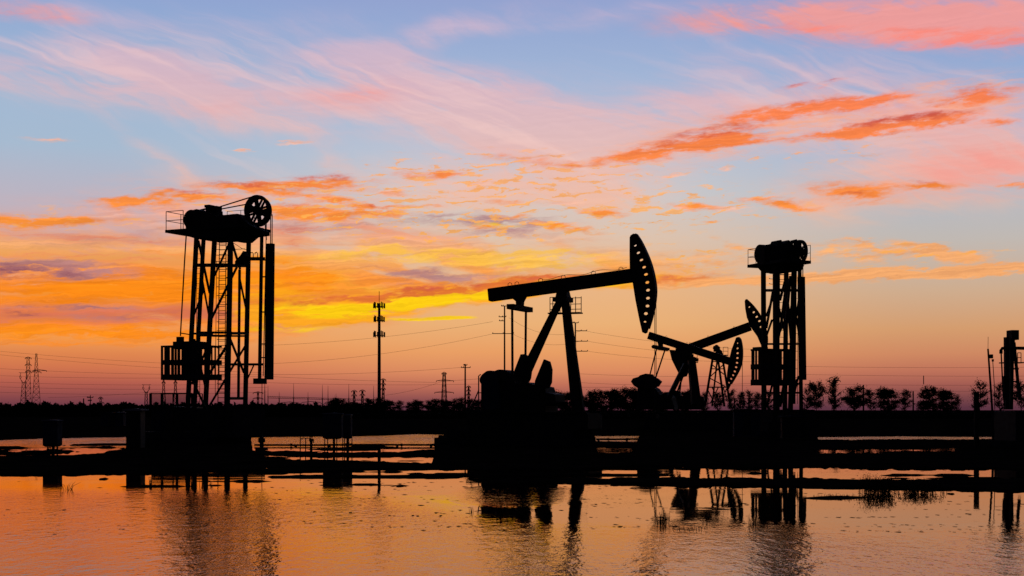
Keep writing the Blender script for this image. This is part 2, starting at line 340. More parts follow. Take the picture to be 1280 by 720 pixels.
# vivid streaks
sky, _ = layer(sky, P1, [(850, 186, 100, 13, 6, 1.5), (910, 172, 60, 14, 10, 1.4), (800, 196, 60, 8, 6, 1.1), (960, 178, 50, 6, 0, .8), (945, 145, 80, 7, 4, .9), (1020, 136, 110, 12, 5, 1.3), (1075, 128, 70, 11, 2, 1.1), (1105, 158, 110, 10, 5, 1.5), (1055, 168, 60, 6, 3, 1.0), (1175, 150, 60, 6, 5, .9), (1230, 119, 60, 10, 2, 1.4), (1190, 128, 60, 6, 0, .7), (1245, 152, 32, 5, 0, 1.2), (700, 205, 70, 7, -2, 1.0),
    (990, 107, 34, 5, 8, .7), (1040, 103, 30, 4, 10, .7), (1065, 241, 64, 14, -10, 1.5), (1155, 235, 52, 7, -2, 1.5), (1268, 231, 26, 5, 0, 1.4), (865, 259, 42, 6, -2, 1.3), (975, 254, 52, 7, -8, 1.5),
    (885, 277, 17, 3, 0, 1.0), (755, 267, 38, 7, -3, 1.6), (705, 285, 54, 6, -5, 1.6), (650, 270, 30, 4, 0, 1.1), (600, 283, 30, 5, 0, 1.3), (520, 258, 40, 4, 0, 1.0), (640, 252, 40, 4, 0, .9), (540, 217, 52, 7, -2, 1.4), (475, 265, 50, 8, -2, 1.7), (490, 239, 30, 4, 0, .9), (395, 229, 90, 10, 3, 1.5), (310, 236, 75, 9, -2, 1.5), (240, 246, 70, 8, -3, 1.4),
    (160, 254, 64, 8, -2, 1.5), (20, 278, 85, 11, 3, 1.6), (90, 274, 60, 6, 0, .9), (370, 263, 64, 10, -4, 1.6), (415, 251, 50, 8, -6, 1.5), (400, 275, 60, 6, -3, 1), (200, 250, 60, 6, 0, .8), (430, 270, 60, 7, -3, .8), (100, 270, 90, 8, 0, .6), (640, 196, 70, 6, 0, .6)],
    ramp(vf, [(0, (240, 120, 50)), (.36, (255, 150, 36)), (.46, (252, 140, 52)), (.6, (250, 128, 62)), (.8, (252, 124, 92)), (1, (252, 130, 110))]), .22, 1.0, npuff, .9, .95)
# flecks of high broken cloud over the middle
nfl = mrange(noise(P1, (30, 5.5, 1), 3, 4, .6, (11, 6, 3)), .50, .66, smooth=False)
sky, _ = layer(sky, P1, [(640, 250, 260, 60, 0, 1.3), (450, 262, 120, 40, 0, 1.2), (880, 260, 160, 30, 0, .9), (300, 250, 130, 26, 0, .9), (640, 210, 200, 24, 0, 1.0), (90, 275, 140, 20, 0, .8), (1020, 190, 160, 24, 4, .8), (1130, 320, 140, 20, 0, .8), (870, 322, 90, 24, 0, .9), (570, 288, 170, 18, 0, .9)],
    ramp(vf, [(.30, (255, 176, 60)), (.5, (254, 174, 92)), (.62, (250, 172, 124)), (.8, (252, 160, 130))]), .25, 1.05, nfl, 1.17, .8)
# dark red bellies on the upper side of the streaks
sky, _ = layer(sky, vm('ADD', P1, (0, -3, 0)), [(890, 168, 90, 9, 9, 1.0), (1130, 152, 110, 7, 4, 1.2), (1010, 130, 90, 7, 6, .5), (1068, 246, 34, 5, -6, .7), (310, 233, 60, 5, -2, 1.1), (240, 243, 50, 4, -3, 1), (400, 224, 60, 5, 3, .9), (475, 262, 30, 4, -2, .8),
    (1215, 116, 50, 5, 2, .6), (990, 107, 26, 3, 8, .8), (1040, 103, 22, 3, 10, .8), (1155, 232, 30, 3, -2, .6), (370, 259, 40, 4, -4, .6), (820, 190, 50, 4, 9, .8), (450, 372, 90, 5, 6, .5), (560, 361, 80, 5, 7, .9), (670, 352, 70, 4, 5, .7), (835, 348, 40, 5, 0, .7)],
    (206, 84, 72), .22, 1.0, npuff, 1.0, .85)
# away from the sunset the dusk sky falls off to deep blue; a wide soft noise stands for the clouds outside the photo
zen = mrange(V, 505, 1300)
sky = mixc(zen, sky, lin((20, 23, 38)))
back = mrange(dy, .915, .66)
bk = ramp(mth('DIVIDE', Vabs, 2800.0, clamp=True), [(0, (24, 22, 32)), (.2, (28, 28, 42)), (1, (14, 17, 30))])
sky = mixc(back, sky, bk)
ns = N('ShaderNodeTexSky', sky_type='NISHITA', sun_disc=False)
ns.sun_elevation = R(-1.5); ns.sun_rotation = R(-6)
sky = mixc(1.0, sky, vm('MULTIPLY', ns.outputs[0], (.004, .004, .004)), 'ADD')
bg = N('ShaderNodeBackground'); L.new(sky, bg.inputs['Color']); bg.inputs['Strength'].default_value = 1.0
ow = N('ShaderNodeOutputWorld'); L.new(bg.outputs[0], ow.inputs[0])
W.cycles.sampling_method = 'NONE'

# the sun has just gone under the horizon behind the yellow band
sd = bpy.data.lights.new('sun', 'SUN'); sd.energy = .5; sd.angle = R(.5); sd.color = (1, .75, .5)
so = bpy.data.objects.new('sun', sd); COL.objects.link(so)
d = Vector((math.sin(R(-6)), math.cos(R(-6)), math.tan(R(-1.5))))
so.rotation_euler = d.to_track_quat('Z', 'Y').to_euler(); so.location = (0, 0, 30)
# ------------------------------------------------------------------ ground and water
def vnoise(x, y, seed=0):
    xi = np.floor(x).astype(np.int64); yi = np.floor(y).astype(np.int64); fx = x-xi; fy = y-yi
    fx = fx*fx*(3-2*fx); fy = fy*fy*(3-2*fy)
    def h(a, b):
        n = (a*374761393 + b*668265263 + seed*974634777) & 0xffffffff
        n = ((n ^ (n >> 13))*1274126177) & 0xffffffff
        return ((n ^ (n >> 16)) & 0xffff)/65535.0
    return (h(xi, yi)*(1-fx)+h(xi+1, yi)*fx)*(1-fy)+(h(xi, yi+1)*(1-fx)+h(xi+1, yi+1)*fx)*fy
def fbm(x, y, oct=4, seed=0):
    s = 0; a = .5; t = 0
    for i in range(oct): s = s+a*vnoise(x*2**i, y*2**i, seed+i); t += a; a *= .55
    return s/t
FC = F*CAM
def mudmask(X, Y):
    """how far above (+) or below (-) the water the ground lies, worked out from a survey of the banks"""
    Ys = np.maximum(Y, 1.0)
    px = 640+F*X/Ys; py = HY+FC/Ys
    pxw = px + (fbm(X*.5, Y*.12, 3, 3)-.5)*60
    e = (fbm(X*.35, Y*.10, 5, 11)-.5)
    e2 = fbm(X*2.6+3, py*1.1, 3, 77)-.5
    s = (fbm(X*.8+40, Y*.05, 4, 21)-.5)
    h = np.full_like(px, -1.0)
    def band(x, pts_top, pts_bot, rag=3.0, soft=1.6):
        xs = [p[0] for p in pts_top]; top = np.interp(x, xs, [p[1] for p in pts_top])
        xs = [p[0] for p in pts_bot]; bot = np.interp(x, xs, [p[1] for p in pts_bot])
        d = np.minimum(py-top, bot-py) + e*rag + e2*rag*1.6 + (stre-.5)*rag*1.6
        d = d - np.clip(2.5-(bot-top), 0, 2.5)*1.6
        return np.clip(d/soft, -1, 1)
    stre = fbm(X*.30+5, py*.5, 5, 31)
    # far bank
    far = np.interp(px, [-2000, 0, 60, 170, 320, 420, 520, 600, 745, 900, 1280, 3300], [551, 551, 548, 546, 547, 546, 543, 545, 545, 546, 546, 546])
    h = np.maximum(h, np.clip((far-py+e*2.0)/1.0, -1, 1))
    h = np.maximum(h, band(px, [(-3000, 571), (0, 571), (90, 571), (130, 566), (165, 560), (168, 545), (313, 545), (318, 574), (400, 576), (470, 578), (540, 579), (548, 545), (744, 545), (748, 569), (790, 566), (800, 544), (1012, 544), (1016, 567), (1190, 565), (1210, 551), (3300, 551)],
                               [(-3000, 594), (0, 594), (165, 592), (320, 590), (335, 584), (400, 581), (470, 582), (540, 586), (600, 588), (745, 586), (760, 583), (1012, 585), (1280, 588), (3300, 590)], 3.5))
    h = np.maximum(h, band(px, [(735, 553), (800, 554), (1000, 550), (1030, 550.5), (1200, 550), (1300, 548)], [(735, 553), (745, 560), (820, 561), (1000, 561), (1200, 561.5), (1300, 570)], 1.5))
    h = np.maximum(h, band(px, [(320, 566), (330, 566.5), (545, 567)], [(320, 569), (400, 570.5), (545, 570)], 2.5, 1.0) - np.clip((.52-stre)*9, 0, 1.2))
    # narrow bar of mud in front of the pads
    h = np.maximum(h, band(pxw, [(545, 602), (570, 600.5), (600, 599.5), (700, 599), (900, 599), (1100, 600), (1280, 599), (3300, 597)], [(545, 601), (570, 601.5), (600, 603), (700, 605), (900, 608), (1100, 611), (1280, 615), (3300, 622)], 3.2))
    # scattered flats just breaking the surface
    zone = np.interp(py, [574, 580, 590, 600, 612], [0, 1, 1, .7, 0])*np.interp(px, [-200, 0, 300, 340, 560, 620, 1000, 1280], [.0, .0, .2, 1, 1, .5, .3, .45])
    h = np.maximum(h, np.clip((stre-.66+.17*zone-.16*(1-zone))*14, -1, .8)*np.where(zone > .02, 1, 0) + np.where(zone > .02, 0, -1))
    zone2 = np.interp(py, [554, 560, 578, 584], [0, 1, 1, 0])*np.interp(px, [-50, 0, 165, 320, 545, 560], [.5, .6, .9, .9, .8, 0])
    h = np.maximum(h, np.clip((stre-.74+.14*zone2)*14, -1, .8)*np.where(zone2 > .02, 1, 0) + np.where(zone2 > .02, 0, -1))
    for cx, cy, rx, ry in ((1043, 622, 34, 2.0),):
        h = np.maximum(h, np.clip(1.2-np.hypot((px-cx)/rx, (py-cy+e*3)/ry), -1, .6))
    return h
def ground_z(X, Y):
    X = np.asarray(X, float); Y = np.asarray(Y, float)
    h = mudmask(X, Y)
    amp = np.interp(Y, [15, 40, 60, 80, 100, 140, 400], [.03, .05, .07, .12, .2, .45, .5])
    z = np.where(h > 0, h*amp, h*.35)
    z = z + np.where(h > 0, (fbm(X*.9, Y*.5, 4, 2)-.5)*amp*.5*np.clip(h, 0, 1), 0)
    near = np.clip((6.0-Y)/3.0, 0, 1); z = np.where(Y < 7, -.35+near*.75, z)
    return z
def gz(x, y): return float(ground_z(np.array([x]), np.array([y]))[0])

rows = [-60, -20, 0, 3, 4.5, 6, 9, 13]
rows += [FC/(p-HY) for p in np.arange(700, 664, -4)]
rows += [FC/(p-HY) for p in np.arange(664, 626, -1.2)]
rows += [FC/(p-HY) for p in np.arange(626, 541, -.36)]
rows += [FC/(p-HY) for p in np.arange(541, 516, -1.5)] + [700, 1000, 1600, 3000, 6000, 9000]
rows = np.array(sorted(set(round(float(r), 3) for r in rows)))
cols = np.concatenate([np.linspace(-2.5, -.42, 40)[:-1], np.linspace(-.42, .42, 1200), np.linspace(.42, 2.5, 40)[1:]])
UU, YY = np.meshgrid(cols, rows)
XX = UU*(np.maximum(YY, 0)+6); ZZ = ground_z(XX, YY)
def grid_mesh(name, X, Y, Z, m):
    nr, nc = X.shape
    me = bpy.data.meshes.new(name); me.vertices.add(nr*nc)
    me.vertices.foreach_set('co', np.stack([X, Y, Z], -1).astype(np.float32).ravel())
    i = np.arange((nr-1)*nc).reshape(nr-1, nc)[:, :-1].ravel()
    q = np.stack([i, i+1, i+1+nc, i+nc], -1).ravel()
    nf = len(i); me.loops.add(nf*4); me.polygons.add(nf)
    me.loops.foreach_set('vertex_index', q.astype(np.int32)); me.polygons.foreach_set('loop_start', np.arange(0, nf*4, 4, dtype=np.int32))
    me.polygons.foreach_set('loop_total', np.full(nf, 4, np.int32)); me.update(); me.validate(); me.materials.append(m)
    o = bpy.data.objects.new(name, me); COL.objects.link(o); return o
g = grid_mesh('ground', XX, YY, ZZ, M['mud']); tag(g, 'dark mud banks and flats rising out of the flood water', kind='structure')

def water_mat():
    m = bpy.data.materials.new('still_water'); m.use_nodes = True
    nt = m.node_tree; nt.nodes.clear(); L = nt.links
    def N(t, **k):
        n = nt.nodes.new(t)
        for a, b in k.items(): setattr(n, a, b)
        return n
    def put(s, v):
        if isinstance(v, bpy.types.NodeSocket): L.new(v, s)
        else: s.default_value = v
    def mth(op, a, b=0.0, c=0.0, clamp=False):
        n = N('ShaderNodeMath', operation=op, use_clamp=clamp); put(n.inputs[0], a); put(n.inputs[1], b); put(n.inputs[2], c); return n.outputs[0]
    def mr(v, a, b, c=0.0, d=1.0):
        n = N('ShaderNodeMapRange', interpolation_type='SMOOTHSTEP'); put(n.inputs[0], v)
        for i, q in enumerate((a, b, c, d)): put(n.inputs[i+1], q)
        return n.outputs[0]
    tc = N('ShaderNodeTexCoord'); P = tc.outputs['Object']; sp = N('ShaderNodeSeparateXYZ'); L.new(P, sp.inputs[0])
    def nz(scale, detail=3, rough=.5, loc=(0, 0, 0), rot=0):
        mp = N('ShaderNodeMapping'); L.new(P, mp.inputs[0]); mp.inputs['Scale'].default_value = scale; mp.inputs['Location'].default_value = loc; mp.inputs['Rotation'].default_value = (0, 0, R(rot))
        n = N('ShaderNodeTexNoise'); n.inputs['Scale'].default_value = 1; n.inputs['Detail'].default_value = detail; n.inputs['Roughness'].default_value = rough
        L.new(mp.outputs[0], n.inputs['Vector']); return n.outputs['Fac']
    X, Y = sp.outputs[0], sp.outputs[1]
    # the wind line: ripples on the near side of it
    edge = mth('ADD', mr(X, 1.0, -4.2, 21.6, 30.5), mth('MULTIPLY_ADD', nz((.35, .12, 1), 3), 4.0, -2.0))
    dd = mth('SUBTRACT', edge, Y)
    near = mth('ADD', mr(dd, -1.5, 4.5), mth('MULTIPLY', mr(Y, 60, 76), 3.2))
    ex = mth('DIVIDE', mth('ADD', X, -.1), 1.5); ey = mth('DIVIDE', mth('ADD', Y, -28.6), 4.2)
    near = mth('MAXIMUM', near, mr(mth('ADD', mth('MULTIPLY', ex, ex), mth('MULTIPLY', ey, ey)), 1.0, .45, 0.0, .55))
    patch = mr(nz((.16, .05, 1), 3, .6, (4, 2, 0)), .40, .66, .62, 1.25)
    ampl = mth('MULTIPLY_ADD', mth('MULTIPLY', near, patch), 1.0, .022)
    r1 = nz((4.2, 1.7, 1), 3, .6, rot=8); r2 = nz((11, 4.6, 1), 3, .6, (3, 3, 0), rot=-14); r3 = nz((1.4, .9, 1), 2, .5, (7, 1, 0))
    hgt = mth('ADD', mth('MULTIPLY', r1, .0135), mth('ADD', mth('MULTIPLY', r2, .0058), mth('MULTIPLY', r3, .0022)))
    # long faint swell and streaks on the calm part
    calm = mth('MULTIPLY', nz((.9, 1.6, 1), 3, .55, (1, 9, 0)), mr(nz((.10, .5, 1), 3, .6, (8, 3, 0)), .45, .7, .0003, .0022))
    H = mth('ADD', mth('MULTIPLY', hgt, ampl), calm)
    bp = N('ShaderNodeBump'); bp.inputs['Strength'].default_value = 1; bp.inputs['Distance'].default_value = 1.0; L.new(H, bp.inputs['Height'])
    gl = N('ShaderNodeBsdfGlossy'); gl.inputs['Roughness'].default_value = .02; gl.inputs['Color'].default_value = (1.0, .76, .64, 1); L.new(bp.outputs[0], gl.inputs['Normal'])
    df = N('ShaderNodeBsdfDiffuse'); df.inputs['Color'].default_value = (.012, .010, .009, 1)
    fr = N('ShaderNodeFresnel'); fr.inputs['IOR'].default_value = 1.75; L.new(bp.outputs[0], fr.inputs['Normal'])
    mx = N('ShaderNodeMixShader'); L.new(fr.outputs[0], mx.inputs[0]); L.new(df.outputs[0], mx.inputs[1]); L.new(gl.outputs[0], mx.inputs[2])
    o = N('ShaderNodeOutputMaterial'); L.new(mx.outputs[0], o.inputs[0]); return m
me = bpy.data.meshes.new('water'); me.from_pydata([(-3000, 4, 0), (3000, 4, 0), (3000, 3000, 0), (-3000, 3000, 0)], [], [(0, 1, 2, 3)])
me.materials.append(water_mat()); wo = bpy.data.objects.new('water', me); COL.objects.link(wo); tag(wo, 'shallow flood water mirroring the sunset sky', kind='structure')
# ------------------------------------------------------------------ beam pumping units
def root_of(fr, name, label, cat, group=None):
    t = thing(name, label, cat, fr.o, fr.rz, group); return t
def rail(mb, pts, h, r=.018, mids=(.5,), post_every=None):
    """guard rail along a polyline of foot points, posts at every point"""
    up = Vector((0, 0, h))
    for p in pts: mb.tube([p, p+up], r, 6)
    for a, b in zip(pts[:-1], pts[1:]):
        for k in (1.0,)+tuple(mids): mb.tube([a+up*k, b+up*k], r*.85, 6)
def ladder(mb, a, b, side, w=.4, step=.3, r=.02):
    a = Vector(a); b = Vector(b); s = Vector(side).normalized()*(w/2)
    mb.tube([a-s, b-s], r, 6); mb.tube([a+s, b+s], r, 6)
    n = int((b-a).length/step)
    for i in range(1, n):
        p = a+(b-a)*(i/n); mb.tube([p-s, p+s], r*.7, 5)

# ---- the large unit in the middle
f = Frame(703, 66, 20)
t = root_of(f, 'pumpjack', 'largest pumpjack, in the middle, its long beam tilted up to the right', 'pumpjack', 'pumpjacks')
zb = 1.62                              # top of the steel skid
gz0 = 0.0
# foundation and skid
a0, a1 = f.p(597, 530, 0).x, f.p(742, 530, 0).x
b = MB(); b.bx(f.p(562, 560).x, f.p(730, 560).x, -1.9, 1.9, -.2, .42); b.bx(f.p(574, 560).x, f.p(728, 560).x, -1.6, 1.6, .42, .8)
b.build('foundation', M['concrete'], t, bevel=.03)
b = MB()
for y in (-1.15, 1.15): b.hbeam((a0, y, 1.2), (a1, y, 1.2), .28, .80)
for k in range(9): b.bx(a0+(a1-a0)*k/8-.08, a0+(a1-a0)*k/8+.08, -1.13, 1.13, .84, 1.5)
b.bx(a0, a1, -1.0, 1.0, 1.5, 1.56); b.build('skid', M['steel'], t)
b = MB(); b.bx(f.p(592, 500).x, f.p(668, 500).x, -1.0, 1.0, 1.56, 1.72); b.build('skid_deck', M['steel'], t)
# samson post
piv = f.p(704, 369)
top_l, top_r = f.p(703, 374), f.p(705, 374)
for y in (-1, 1):
    b = MB(); e = f.p(667, 462 if y > 0 else 462, y*.75); st = top_r + Vector((0, y*.22, 0))
    fo = f.p(641+(0), 512, y*.8)
    fo.z = 1.6
    b.bar(f.p(702, 373, y*.18), f.p(642 if y > 0 else 650, 490, y*.8), f.m(7.2), f.m(7.0)); b.build('leg', M['paint'], t)
for y, pxb in ((-1, 720.5), (1, 726.5)):
    b = MB(); b.bar(f.p(705.2 if y < 0 else 707, 371, y*.2), f.p(pxb, 516, y*1.15), f.m(6.6), f.m(6.6), w2=f.m(8.6)); b.build('leg', M['paint'], t)
for yy in (415, 450, 485):
    b = MB(); k = (yy-371)/(516-371); b.bar(f.p(705+k*15.5, yy, -.2-.95*k), f.p(707+k*19.5, yy, .2+.95*k), .09, .09)
    b.build('cross_brace', M['steel'], t)
b = MB(); b.bx(piv.x-.33, piv.x+.33, -.5, .5, piv.z-.32, piv.z-.12); b.cyl((piv.x, -.55, piv.z), (piv.x, .55, piv.z), .17); b.prism([(piv.x-.3, piv.z-.15), (piv.x+.3, piv.z-.15), (piv.x+.2, piv.z+.25), (piv.x-.2, piv.z+.25)], -.3, .3)
b.build('saddle_bearing', M['steel'], t)
# walking beam
pl, pr = f.p(612.5, 369, 0), f.p(790, 344.5, 0)
b = MB(); b.bar(pl, pr, .42, f.m(16.3)); bm_ = b
for k in (0, .12, .25, .4, .52, .66, .8, .93):
    q = pl+(pr-pl)*k; d = (pr-pl).normalized(); n = Vector((-d.z, 0, d.x)); 
    for s_ in (-1, 1): b.bar(q+Vector((0, s_*.20, 0))-n*f.m(7.5), q+Vector((0, s_*.20, 0))+n*f.m(7.5), .05, .06)
wb = b.build('walking_beam', M['paint'], t, bevel=.015)
b = MB(); d = (pr-pl).normalized(); n = Vector((-d.z, 0, d.x))
for k in (.15, .2, .37, .53, .74, .93):
    q = pl+(pr-pl)*k+n*f.m(8.1)
    b = MB(); b.tube([q-d*.1, q-d*.09+n*.12, q+n*.16, q+d*.09+n*.12, q+d*.1], .015, 6); b.build('lifting_lug', M['steel'], wb)
b = MB(); pts = [pl+(pr-pl)*k+n*(f.m(8.2)+.10+.05*math.sin(k*26)) for k in np.linspace(.38, .97, 30)]; b.tube(pts, .012, 5); b.build('safety_line', M['wire'], wb)
# horsehead
arc = smoothcurve([(795.5, 292.6), (801, 301), (806.5, 312), (812, 325), (816, 338), (818.8, 352), (819.8, 364), (818.6, 378), (815.5, 394), (810.5, 411)], 5)
outer = [(787.5, 337), (787.2, 318), (787.3, 297), (788.5, 294.3), (792, 292)] + arc + [(809, 416), (806.5, 417), (803, 415.3), (799.5, 400), (794.5, 375), (791.2, 354)]
hc = [(794.3, 307, .9, 1.6), (798, 316, 1.2, 2.0), (801.8, 325, 1.2, 2.1), (805.2, 334, 1.3, 2.1), (807.5, 343, 1.4, 2.2), (809.2, 353, 1.5, 2.2), (810, 362.7, 1.5, 2.2), (810, 372.7, 1.5, 2.2), (809.4, 382.5, 1.5, 2.2), (807.4, 392, 1.6, 2.2), (806.3, 402.2, .9, 1.6)]
def hole(fr, x, y, ry, rx, n=10, tilt=25, lat=0):
    pts = []
    for k in range(n):
        a = 2*math.pi*k/n; u = rx*math.cos(a); v = ry*math.sin(a); T = R(tilt)
        pts.append(fr.xz(x+u*math.cos(T)-v*math.sin(T), y-(u*math.sin(T)+v*math.cos(T)), lat))
    return pts
hp = plate_with_holes('horsehead', f.poly(outer), [hole(f, x, y, ry*1.2, rx*1.2, tilt=24-3*i) for i, (x, y, ry, rx) in enumerate(hc)], -.05, .05, M['paint'], t)
b = MB(); ap = f.poly(arc)
for i in range(len(ap)-1):
    b.bar((ap[i][0], 0, ap[i][1]), (ap[i+1][0], 0, ap[i+1][1]), .05, .42, up=(0, 1, 0))
b.build('head_rim', M['paint'], hp)
q = f.p(819.3, 366); qe = f.p(819.4, 419); 
b = MB()
for y in (-.12, .12): b.tube([(q.x, y, q.z), (q.x, y, -.1+zb)], .016, 6)
b.bx(q.x-.1, q.x+.1, -.35, .35, zb-.3, zb-.1); b.tube([(q.x, 0, zb-.2), (q.x, 0, .2)], .025, 8); b.build('bridle_cable', M['wire'], t)
# tail bearing, equalizer, pitmans
e0 = f.p(650.5, 374)
b = MB(); b.prism(f.poly([(641, 372.5), (657, 370.5), (653.5, 377), (653, 384), (647, 384), (646.5, 377)]), -.22, .22); b.build('tail_bearing', M['steel'], t)
eq0, eq1 = f.p(640.0, 382.5, -1.1), f.p(659.5, 388.5, 1.1)
b = MB(); b.bar(f.p(637.5, 383, -1.25), f.p(662, 387.5, 1.25), .34, f.m(6.2)); b.build('equalizer_bar', M['steel'], t)
for (xa, ya, xb_, yb_, y) in ((640.2, 385, 640.6, 470, -1.15), (657.4, 389, 656.8, 452, 1.15)):
    b = MB(); b.bar(f.p(xa, ya, y), f.p(xb_, yb_, y), .085, .10); b.build('pitman_arm', M['steel'], t)
# gear box, motor, cranks with weights
b = MB(); oc = smoothcurve([(606, 512), (607.5, 478), (611, 466), (617, 463.5), (622, 464.2), (628, 462.3), (636, 463), (641, 467), (645, 473), (650, 480), (662, 478), (668, 482), (672, 492), (668, 512)], 4)
b.prism(f.poly(oc), -.55, .75); b.build('gearbox', M['paint'], t, bevel=.03)
b = MB(); c = f.p(607.5, 475, -.7); b.cyl((c.x, -.85, c.z), (c.x, .3, c.z), f.m(7.2)); b.cyl((c.x, -.95, c.z), (c.x, -.85, c.z), f.m(4.0)); b.bx(c.x-.25, c.x+.3, -.7, .2, 1.6, c.z); b.build('motor', M['steel'], t)
b = MB(); b.prism(f.poly(smoothcurve([(603, 512), (604, 486), (601.5, 478), (601.5, 471), (606, 466), (612, 464), (622, 470), (626, 512)], 3), -.9), -1.0, -.78); b.build('belt_guard', M['bluemetal'], t, bevel=.02)
for nm, pts, y0 in (('crank', [(651.5, 443), (656, 442.6), (661.8, 446), (664.5, 462), (663, 473), (660.5, 478), (643.5, 478), (643, 465)], .95),
                    ('crank', [(680.5, 449.2), (687.2, 452), (689.9, 462), (689.2, 478), (686.5, 484), (668, 492), (669.5, 476)], -1.2)):
    holes = [hole(f, x, y, .7, .7, 8, 25, y0+.1) for x, y in (((648.6, 465.2),) if y0 > 0 else ((683.6, 461), (674.9, 472), (682.9, 475.4)))]
    ck = plate_with_holes(nm, f.poly(pts, y0+.1), holes, y0, y0+.22, M['paint'], t)
    b = MB(); P_ = f.poly([(x+(.8 if k < 3 else -.6), y+1.5) for k, (x, y) in enumerate(pts[:5])], y0+.1); cx = sum(p[0] for p in P_)/5; cz = sum(p[1] for p in P_)/5
    b.prism([(cx+(x-cx)*.55, cz+(z-cz)*.55) for x, z in P_], y0-.1, y0+.32); b.build('counterweight', M['steel'], ck)
b = MB(); b.prism(f.poly([(662, 512), (663, 484), (670, 480), (679, 482), (688, 484), (690, 491), (701, 493), (702, 503), (690, 507), (688, 512)]), -.9, .6); b.bx(f.p(668, 500).x, f.p(690, 500).x, -1.0, .9, 1.5, f.p(670, 497).z); b.build('brake_housing', M['paint'], t, bevel=.03)
# platforms and ladders
b = MB(); zt = f.p(700, 391).z; r0 = f.p(687.5, 391, .9).x; r1 = f.p(727, 391, .9).x
b.bx(r0, r1, .55, 1.1, zt, zt+.06)
pts = [Vector((f.p(x, 391, 1.05).x, 1.05, zt)) for x in (687.5, 691, 700, 713.5, 719.5, 726.5)]
up = f.m(22)
for i, p in enumerate(pts): b.tube([p, p+Vector((0, 0, up if i not in (2,) else up*.7))], .02, 6)
for k in (1, .62, .3):
    b.tube([pts[0]+Vector((0, 0, up*k)), pts[2]+Vector((0, 0, up*k))], .018, 6); b.tube([pts[3]+Vector((0, 0, up*k*.93)), pts[5]+Vector((0, 0, up*k*.93))], .018, 6)
b.build('service_platform', M['steel'], t)
b = MB(); x0 = f.p(598.3, 490, -1).x; zz = f.p(598, 470, -1).z
for xx in (598.3, 602.5): b.tube([f.p(xx, 513, -1), f.p(xx, 470 if xx < 600 else 485, -1), f.p(xx+2.5, 468 if xx < 600 else 485, -1)], .03, 6)
b.tube([f.p(598.3, 491, -1), f.p(607, 491, -1)], .025, 6); b.tube([f.p(598.3, 488, -1), f.p(588, 512, -1)], .03, 6); b.tube([f.p(598.3, 500, -1), f.p(607, 500, -1)], .02, 6)
b.tube([f.p(602, 500, -1), f.p(598.5, 505, -1)], .02, 6); b.build('guard_rail', M['steel'], t)

